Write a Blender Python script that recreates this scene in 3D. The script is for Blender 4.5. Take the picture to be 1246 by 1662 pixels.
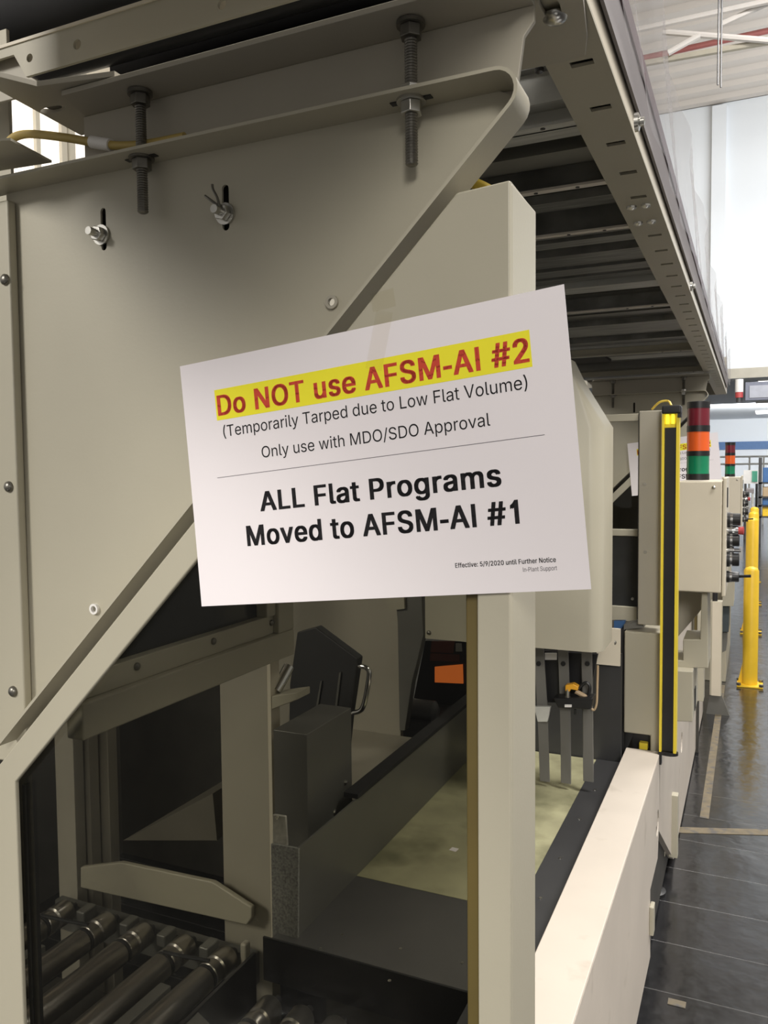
import bpy, bmesh, json, math, random
from mathutils import Vector, Matrix
from mathutils.geometry import tessellate_polygon, delaunay_2d_cdt
random.seed(7)
PI = math.pi
scn = bpy.context.scene
for o in list(bpy.data.objects):
    bpy.data.objects.remove(o)

# ------------------------------------------------------------------ camera
CX, CY, F, EYE = 623.0, 831.0, 1310.0, 1.6
def cam_axes(vp=(1220, 755), vvx=850.0):
    d = Vector(((vp[0]-CX)/F, (vp[1]-CY)/F, 1.0)).normalized()
    a = (vvx-CX)/F
    b = -(a*d.x+d.z)/d.y
    v = Vector((a, b, 1.0)).normalized()
    if v.y < 0: v = -v
    up = -v
    x = d.cross(up)
    if x.x < 0: x = -x
    return x, d, up
AX, AY, AZ = cam_axes()
def ray(px, py):
    c = Vector(((px-CX)/F, (py-CY)/F, 1.0))
    return Vector((AX.dot(c), AY.dot(c), AZ.dot(c)))
CAM = Vector((0, 0, EYE))
# where the sight line of a photo point meets a plane of the machine
def PY(px, py, Y): r = ray(px, py); return CAM + r*(Y/r.y)
def PX(px, py, X): r = ray(px, py); return CAM + r*(X/r.x)
def PZ(px, py, Z): r = ray(px, py); return CAM + r*((Z-EYE)/r.z)

cam = bpy.data.cameras.new('camera')
co = bpy.data.objects.new('camera', cam)
scn.collection.objects.link(co)
cols = [Vector((AX[i], AY[i], AZ[i])) for i in range(3)]
m = Matrix.Identity(4)
for r in range(3):
    m[r][0] = cols[0][r]; m[r][1] = -cols[1][r]; m[r][2] = -cols[2][r]; m[r][3] = CAM[r]
co.matrix_world = m
cam.sensor_fit = 'VERTICAL'; cam.sensor_height = 24.0; cam.lens = F/1662.0*24.0
cam.clip_start = 0.02; cam.clip_end = 200
scn.camera = co

# ------------------------------------------------------------------ light and exposure
scn.view_settings.view_transform = 'Standard'
scn.view_settings.look = 'None'
scn.view_settings.gamma = 1.0
scn.view_settings.exposure = 0.0
scn.view_settings.use_curve_mapping = False
w = bpy.data.worlds.new('hall_air'); scn.world = w; w.use_nodes = True
bg = w.node_tree.nodes['Background']
bg.inputs['Color'].default_value = (1.0, 0.955, 0.90, 1)
bg.inputs['Strength'].default_value = 0.55
def area(name, loc, target, sx, sy, power, col=(1, 0.96, 0.9)):
    l = bpy.data.lights.new(name, 'AREA'); l.shape = 'RECTANGLE'; l.size = sx; l.size_y = sy
    l.energy = power; l.color = col
    o = bpy.data.objects.new(name, l); scn.collection.objects.link(o)
    o.location = loc
    d = Vector(target)-Vector(loc)
    o.rotation_euler = d.to_track_quat('-Z', 'Y').to_euler()
    return o
area('bay_lamp_key', (-3.4, -4.2, 4.6), (-0.5, 0.8, 1.6), 1.3, 1.3, 285)
area('bay_lamp_near', (2.2, -5.0, 4.3), (-0.3, 1.0, 1.5), 1.6, 1.6, 240)
area('bay_lamp_aisle', (2.3, 1.4, 6.8), (0.2, 1.8, 0.8), 1.0, 3.0, 440, (1, 0.965, 0.93))
area('bay_lamp_far', (2.2, 9.0, 8.6), (1.5, 9.5, 0.0), 2.0, 4.0, 900, (1, 0.97, 0.94))
area('added_wall_light', (3.6, 14.0, 5.8), (0.8, 20.0, 4.6), 6.0, 1.5, 520, (0.95, 0.98, 1.0))  # unseen light added to brighten the back wall, its lower part most
area('bay_lamp_back', (2.0, 33.0, 3.6), (2.0, 44.0, 2.4), 8.0, 3.0, 1500, (0.97, 0.99, 1.0))
area('side_wall_light', (-5.0, 3.5, 6.5), (-9.0, 5.0, 5.0), 3.0, 3.0, 500, (1, 0.96, 0.9))  # unseen light aimed at the left wall to brighten it

# ------------------------------------------------------------------ materials
def mat(name, col, rough=0.5, metal=0.0, var=0.06, scale=9.0, bump=0.0, bscale=60.0, spec=0.5, emit=None, estr=0.0,
        stretch=(1, 1, 1), dark=None, dscale=4.0, dlo=0.55, dhi=0.7, coat=0.0):
    mm = bpy.data.materials.new(name); mm.use_nodes = True
    nt = mm.node_tree; N = nt.nodes; L = nt.links
    p = N['Principled BSDF']
    p.inputs['Roughness'].default_value = rough
    p.inputs['Metallic'].default_value = metal
    p.inputs['Specular IOR Level'].default_value = spec
    p.inputs['Coat Weight'].default_value = coat
    tc = N.new('ShaderNodeTexCoord'); mp = N.new('ShaderNodeMapping')
    mp.inputs['Scale'].default_value = stretch
    L.new(tc.outputs['Object'], mp.inputs['Vector'])
    nz = N.new('ShaderNodeTexNoise'); nz.inputs['Scale'].default_value = scale; nz.inputs['Detail'].default_value = 5
    L.new(mp.outputs['Vector'], nz.inputs['Vector'])
    cr = N.new('ShaderNodeValToRGB')
    cr.color_ramp.elements[0].position = 0.3; cr.color_ramp.elements[1].position = 0.7
    cr.color_ramp.elements[0].color = (*[c*(1-var) for c in col], 1)
    cr.color_ramp.elements[1].color = (*[min(1, c*(1+var)) for c in col], 1)
    L.new(nz.outputs['Fac'], cr.inputs['Fac'])
    out = cr.outputs['Color']
    if dark:
        n2 = N.new('ShaderNodeTexNoise'); n2.inputs['Scale'].default_value = dscale; n2.inputs['Detail'].default_value = 6
        L.new(mp.outputs['Vector'], n2.inputs['Vector'])
        r2 = N.new('ShaderNodeMapRange'); r2.inputs['From Min'].default_value = dlo; r2.inputs['From Max'].default_value = dhi
        L.new(n2.outputs['Fac'], r2.inputs['Value'])
        mx = N.new('ShaderNodeMix'); mx.data_type = 'RGBA'
        L.new(r2.outputs['Result'], mx.inputs['Factor']); L.new(out, mx.inputs['A']); mx.inputs['B'].default_value = (*dark, 1)
        out = mx.outputs['Result']
    L.new(out, p.inputs['Base Color'])
    if bump:
        nb = N.new('ShaderNodeTexNoise'); nb.inputs['Scale'].default_value = bscale; nb.inputs['Detail'].default_value = 3
        L.new(mp.outputs['Vector'], nb.inputs['Vector'])
        b = N.new('ShaderNodeBump'); b.inputs['Strength'].default_value = bump; b.inputs['Distance'].default_value = 0.004
        L.new(nb.outputs['Fac'], b.inputs['Height']); L.new(b.outputs['Normal'], p.inputs['Normal'])
    if emit:
        p.inputs['Emission Color'].default_value = (*emit, 1); p.inputs['Emission Strength'].default_value = estr
    return mm
def clear(name, tint, gloss=0.06, rough=0.05, cloud=0.0, cloudcol=(0.8, 0.8, 0.82), wr=0.0, gmax=0.5):
    mm = bpy.data.materials.new(name); mm.use_nodes = True
    nt = mm.node_tree; N = nt.nodes; L = nt.links
    N.remove(N['Principled BSDF']); out = N['Material Output']
    t = N.new('ShaderNodeBsdfTransparent'); t.inputs['Color'].default_value = (*tint, 1)
    g = N.new('ShaderNodeBsdfGlossy'); g.inputs['Roughness'].default_value = rough
    lw = N.new('ShaderNodeLayerWeight'); lw.inputs['Blend'].default_value = 0.25
    mr = N.new('ShaderNodeMapRange'); mr.inputs['To Min'].default_value = gloss; mr.inputs['To Max'].default_value = gmax
    L.new(lw.outputs['Fresnel'], mr.inputs['Value'])
    a = N.new('ShaderNodeMixShader'); L.new(mr.outputs['Result'], a.inputs['Fac'])
    L.new(t.outputs[0], a.inputs[1]); L.new(g.outputs[0], a.inputs[2])
    last = a
    if cloud:
        d = N.new('ShaderNodeBsdfDiffuse'); d.inputs['Color'].default_value = (*cloudcol, 1)
        tr = N.new('ShaderNodeBsdfTranslucent'); tr.inputs['Color'].default_value = (*cloudcol, 1)
        dm = N.new('ShaderNodeMixShader'); dm.inputs['Fac'].default_value = 0.5
        L.new(d.outputs[0], dm.inputs[1]); L.new(tr.outputs[0], dm.inputs[2])
        b = N.new('ShaderNodeMixShader'); b.inputs['Fac'].default_value = cloud
        L.new(a.outputs[0], b.inputs[1]); L.new(dm.outputs[0], b.inputs[2]); last = b
    if wr:
        tc = N.new('ShaderNodeTexCoord'); nz = N.new('ShaderNodeTexNoise'); nz.inputs['Scale'].default_value = 14
        L.new(tc.outputs['Object'], nz.inputs['Vector'])
        bp = N.new('ShaderNodeBump'); bp.inputs['Strength'].default_value = wr; bp.inputs['Distance'].default_value = 0.02
        L.new(nz.outputs['Fac'], bp.inputs['Height']); L.new(bp.outputs['Normal'], g.inputs['Normal'])
    L.new(last.outputs[0], out.inputs['Surface'])
    return mm
BEIGE = mat('beige_paint', (0.435, 0.405, 0.315), 0.42, var=0.035, scale=5, bump=0.03, bscale=220)
BEIGE_WORN = mat('worn_beige_paint', (0.60, 0.54, 0.465), 0.45, var=0.05, scale=6, dark=(0.42, 0.37, 0.30), dscale=11, dlo=0.62, dhi=0.8)
BEIGE_GREY = mat('grey_beige_paint', (0.40, 0.37, 0.30), 0.4, var=0.05, scale=6)
CREAM = mat('cream_paint', (0.66, 0.60, 0.48), 0.4, var=0.03)
GREYMETAL = mat('grey_steel_plate', (0.185, 0.182, 0.165), 0.4, 0.4, var=0.12, scale=5)
DARKSTEEL = mat('dark_steel_plate', (0.055, 0.055, 0.056), 0.33, 0.3, var=0.15, scale=6)
BLACK = mat('black_plastic', (0.012, 0.012, 0.013), 0.4, var=0.2)
BLACKSOFT = mat('black_rubber', (0.016, 0.016, 0.017), 0.7, var=0.2)
ROLLER = mat('steel_roller_tube', (0.34, 0.32, 0.29), 0.28, 0.9, var=0.14, scale=18, stretch=(1, 0.3, 1))
ZINC = mat('zinc_plated_steel', (0.55, 0.54, 0.50), 0.28, 1.0, var=0.12, scale=40)
ZINCDARK = mat('oiled_steel_thread', (0.20, 0.19, 0.165), 0.38, 0.85, var=0.2, scale=60)
CHROME = mat('chrome', (0.75, 0.75, 0.74), 0.12, 1.0, var=0.05)
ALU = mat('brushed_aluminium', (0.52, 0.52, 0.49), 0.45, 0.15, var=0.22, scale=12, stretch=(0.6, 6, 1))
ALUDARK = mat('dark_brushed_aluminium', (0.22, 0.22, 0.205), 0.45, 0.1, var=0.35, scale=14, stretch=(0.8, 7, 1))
LIP = mat('pale_bar_paint', (0.72, 0.66, 0.58), 0.4, var=0.06, scale=14)
YELLOW = mat('yellow_paint', (0.85, 0.55, 0.03), 0.42, var=0.05, dark=(0.45, 0.3, 0.03), dscale=14, dlo=0.68, dhi=0.78)
CURTAINYELLOW = mat('yellow_anodised', (0.85, 0.66, 0.05), 0.35, var=0.03)
LENSYELLOW = mat('lit_yellow_lens', (0.9, 0.85, 0.05), 0.2, emit=(0.95, 0.9, 0.05), estr=0.9)
OLIVE = mat('olive_rubber_seal', (0.11, 0.08, 0.02), 0.55, var=0.1)
CABLE = mat('yellow_cable_jacket', (0.46, 0.34, 0.10), 0.5, var=0.08)
CABLEBRIGHT = mat('bright_yellow_cable', (0.75, 0.55, 0.08), 0.45)
WHITEPLASTIC = mat('white_plastic', (0.8, 0.78, 0.75), 0.4)
PAPER = mat('white_paper', (0.855, 0.805, 0.825), 0.75, var=0.012, scale=3, spec=0.25)
REDINK = mat('red_ink', (0.62, 0.075, 0.045), 0.8, spec=0.2, var=0.02)
YELLOWINK = mat('yellow_ink', (0.92, 0.84, 0.045), 0.8, spec=0.2, var=0.03)
BLACKINK = mat('black_ink', (0.017, 0.016, 0.018), 0.8, spec=0.2, var=0.02)
GREYINK = mat('grey_ink', (0.14, 0.13, 0.14), 0.8, spec=0.2, var=0.02)
BELT = mat('grey_green_belt', (0.36, 0.345, 0.205), 0.7, var=0.2, scale=9, dark=(0.17, 0.165, 0.09), dscale=7, dlo=0.46, dhi=0.68, bump=0.1)
REDLENS = mat('dark_red_lens', (0.17, 0.012, 0.025), 0.25, var=0.1)
ORANGELENS = mat('orange_lens', (0.85, 0.13, 0.02), 0.25, var=0.08)
GREENLENS = mat('green_lens', (0.005, 0.22, 0.10), 0.25, var=0.1)
ORANGE = mat('orange_window_added_glow', (0.6, 0.15, 0.03), 0.5, emit=(0.95, 0.22, 0.04), estr=0.75)  # weak emission stands in for light falling on the orange box
DARKORANGE = mat('dark_orange_cover', (0.16, 0.035, 0.015), 0.5)
AMBER = mat('amber_plastic', (0.85, 0.42, 0.03), 0.4)
TAN = mat('tan_hose', (0.45, 0.33, 0.2), 0.6)
REDPAINT = mat('red_paint', (0.45, 0.06, 0.06), 0.5)
BLUE = mat('blue_paint', (0.05, 0.14, 0.33), 0.5)
TEALDARK = mat('dark_slate_paint', (0.05, 0.065, 0.07), 0.5)
HALLWALL = mat('white_wall_paint', (0.80, 0.83, 0.86), 0.6, var=0.015, scale=0.5)
DECK = mat('white_roof_deck', (0.62, 0.565, 0.51), 0.5, var=0.03, scale=0.8)
TRUSSMAT = mat('white_truss_paint', (0.66, 0.63, 0.60), 0.5, var=0.02)
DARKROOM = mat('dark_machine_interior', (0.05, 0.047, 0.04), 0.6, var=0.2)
SMOKE = mat('smoked_polycarbonate', (0.035, 0.036, 0.036), 0.12, var=0.2, spec=0.6)
GREYSHADE = mat('grey_plastic_guard', (0.24, 0.22, 0.22), 0.6, var=0.06, scale=4, spec=0.15)
MAROON = mat('maroon_edge_trim', (0.10, 0.055, 0.07), 0.4)
REFLECT = mat('white_reflector', (0.5, 0.48, 0.43), 0.3, var=0.2, scale=120)
MESHGREY = mat('perforated_grey_metal', (0.36, 0.36, 0.34), 0.4, 0.4, var=0.35, scale=300)
PANE = clear('clear_polycarbonate', (0.58, 0.575, 0.535), 0.012, 0.02, gmax=0.25)
CLEARPANE = clear('clear_window_pane', (0.93, 0.93, 0.92), 0.012, 0.02, gmax=0.25)
TARP = clear('clear_plastic_sheet', (0.93, 0.93, 0.935), 0.02, 0.25, cloud=0.2, cloudcol=(0.62, 0.60, 0.61), wr=0.3, gmax=0.12)
TAPE = clear('clear_tape', (0.985, 0.98, 0.965), 0.008, 0.3, gmax=0.08)

# ------------------------------------------------------------------ helpers
ORG = {}
def V(*a): return Vector(a)
class MB:
    def __init__(s): s.bm = bmesh.new()
    def box(s, x0, x1, y0, y1, z0, z1):
        x0, x1 = min(x0, x1), max(x0, x1); y0, y1 = min(y0, y1), max(y0, y1); z0, z1 = min(z0, z1), max(z0, z1)
        v = [s.bm.verts.new(p) for p in ((x0,y0,z0),(x1,y0,z0),(x1,y1,z0),(x0,y1,z0),(x0,y0,z1),(x1,y0,z1),(x1,y1,z1),(x0,y1,z1))]
        for f in ((3,2,1,0),(4,5,6,7),(0,1,5,4),(1,2,6,5),(2,3,7,6),(3,0,4,7)): s.bm.faces.new([v[i] for i in f])
        return s
    def prism(s, pts, vec, holes=()):
        vec = Vector(vec); loops = [[Vector(p) for p in pts]]+[[Vector(p) for p in h] for h in holes]
        if not holes:
            a = [s.bm.verts.new(p) for p in loops[0]]; b = [s.bm.verts.new(p+vec) for p in loops[0]]
            s.bm.faces.new(a); s.bm.faces.new(list(reversed(b)))
            n = len(a)
            for i in range(n): s.bm.faces.new((a[i], b[i], b[(i+1) % n], a[(i+1) % n]))
        else:
            flat = [p for l in loops for p in l]
            a = [s.bm.verts.new(p) for p in flat]; b = [s.bm.verts.new(p+vec) for p in flat]
            for t in tessellate_polygon(loops):
                try: s.bm.faces.new([a[i] for i in t]); s.bm.faces.new([b[i] for i in reversed(t)])
                except ValueError: pass
            k = 0
            for l in loops:
                n = len(l)
                for i in range(n):
                    j = (i+1) % n
                    s.bm.faces.new((a[k+i], b[k+i], b[k+j], a[k+j]))
                k += n
        return s
    def cyl(s, p0, p1, r, seg=20, r2=None, cap=True):
        p0, p1 = Vector(p0), Vector(p1); d = (p1-p0).normalized()
        u = d.orthogonal().normalized(); w_ = d.cross(u); r2 = r if r2 is None else r2
        a = []; b = []
        for i in range(seg):
            t = 2*PI*i/seg; e = u*math.cos(t)+w_*math.sin(t)
            a.append(s.bm.verts.new(p0+e*r)); b.append(s.bm.verts.new(p1+e*r2))
        for i in range(seg):
            j = (i+1) % seg; s.bm.faces.new((a[i], a[j], b[j], b[i]))
        if cap: s.bm.faces.new(list(reversed(a))); s.bm.faces.new(b)
        return s
    def lathe(s, p0, axis, prof, seg=20):
        p0 = Vector(p0); d = Vector(axis).normalized(); u = d.orthogonal().normalized(); w_ = d.cross(u); rings = []
        for (h, r) in prof:
            rings.append([s.bm.verts.new(p0+d*h+(u*math.cos(2*PI*i/seg)+w_*math.sin(2*PI*i/seg))*max(r, 1e-4)) for i in range(seg)])
        for a, b in zip(rings, rings[1:]):
            for i in range(seg):
                j = (i+1) % seg; s.bm.faces.new((a[i], a[j], b[j], b[i]))
        s.bm.faces.new(list(reversed(rings[0]))); s.bm.faces.new(rings[-1])
        return s
    def tube(s, pts, r, seg=10, sub=6):
        P = [Vector(p) for p in pts]
        if sub and len(P) > 2:
            Q = []
            for i in range(len(P)-1):
                a = P[max(i-1, 0)]; b = P[i]; c = P[i+1]; d = P[min(i+2, len(P)-1)]
                for k in range(sub):
                    t = k/sub
                    Q.append(0.5*((2*b)+(c-a)*t+(2*a-5*b+4*c-d)*t*t+(3*b-a-3*c+d)*t**3))
            Q.append(P[-1]); P = Q
        rings = []; u = None
        for i, p in enumerate(P):
            t = (P[min(i+1, len(P)-1)]-P[max(i-1, 0)]).normalized()
            u = t.orthogonal().normalized() if u is None else (u-t*u.dot(t)).normalized()
            w_ = t.cross(u)
            rings.append([s.bm.verts.new(p+(u*math.cos(2*PI*k/seg)+w_*math.sin(2*PI*k/seg))*r) for k in range(seg)])
        for a, b in zip(rings, rings[1:]):
            for i in range(seg):
                j = (i+1) % seg; s.bm.faces.new((a[i], a[j], b[j], b[i]))
        s.bm.faces.new(list(reversed(rings[0]))); s.bm.faces.new(rings[-1])
        return s
    def hexa(s, p0, p1, r): return s.cyl(p0, p1, r, 6)
    def build(s, name, material, parent=None, bevel=0.0, smooth=False, kind=None, label=None):
        bm = s.bm
        bmesh.ops.recalc_face_normals(bm, faces=bm.faces)
        if parent is not None:
            o0 = ORG[parent.name]
        else:
            xs = [v.co for v in bm.verts]
            lo = Vector((min(c[i] for c in xs) for i in range(3))); hi = Vector((max(c[i] for c in xs) for i in range(3)))
            o0 = Vector(((lo.x+hi.x)/2, (lo.y+hi.y)/2, lo.z))
        bmesh.ops.translate(bm, verts=bm.verts, vec=-o0)
        me = bpy.data.meshes.new(name); bm.to_mesh(me); bm.free()
        me.materials.append(material)
        o = bpy.data.objects.new(name, me); scn.collection.objects.link(o)
        ORG[o.name] = o0
        if parent is not None: o.parent = parent
        else: o.location = o0
        if smooth:
            for p in me.polygons: p.use_smooth = True
            md = o.modifiers.new('edges', 'EDGE_SPLIT'); md.split_angle = math.radians(40)
        if bevel:
            b = o.modifiers.new('bevel', 'BEVEL'); b.width = bevel; b.segments = 3; b.limit_method = 'ANGLE'
            b.angle_limit = math.radians(35)
            for p in me.polygons: p.use_smooth = True
            o.modifiers.new('normals', 'WEIGHTED_NORMAL').keep_sharp = True
        if kind: o['kind'] = kind
        if label: o['label'] = label
        return o
def tag(o, label, cat, group=None, kind=None):
    o['label'] = label; o['category'] = cat
    if group: o['group'] = group
    if kind: o['kind'] = kind
    return o
def thing(name, label, cat, loc, group=None):
    o = bpy.data.objects.new(name, None); scn.collection.objects.link(o)
    o.location = Vector(loc); o.empty_display_size = 0.05
    ORG[o.name] = Vector(loc)
    return tag(o, label, cat, group)
def struct(mb, name, material, **k): return mb.build(name, material, kind='structure', **k)
def kids(o): return [c for c in bpy.data.objects if c.parent == o]
def copy_tree(o, offset, label=None, parent=None):
    c = o.copy(); scn.collection.objects.link(c)
    ORG[c.name] = ORG[o.name]+Vector(offset)
    if parent is None:
        c.location = o.location+Vector(offset)
        if label: c['label'] = label
    else: c.parent = parent
    for ch in kids(o): copy_tree(ch, offset, None, c)
    return c
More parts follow.
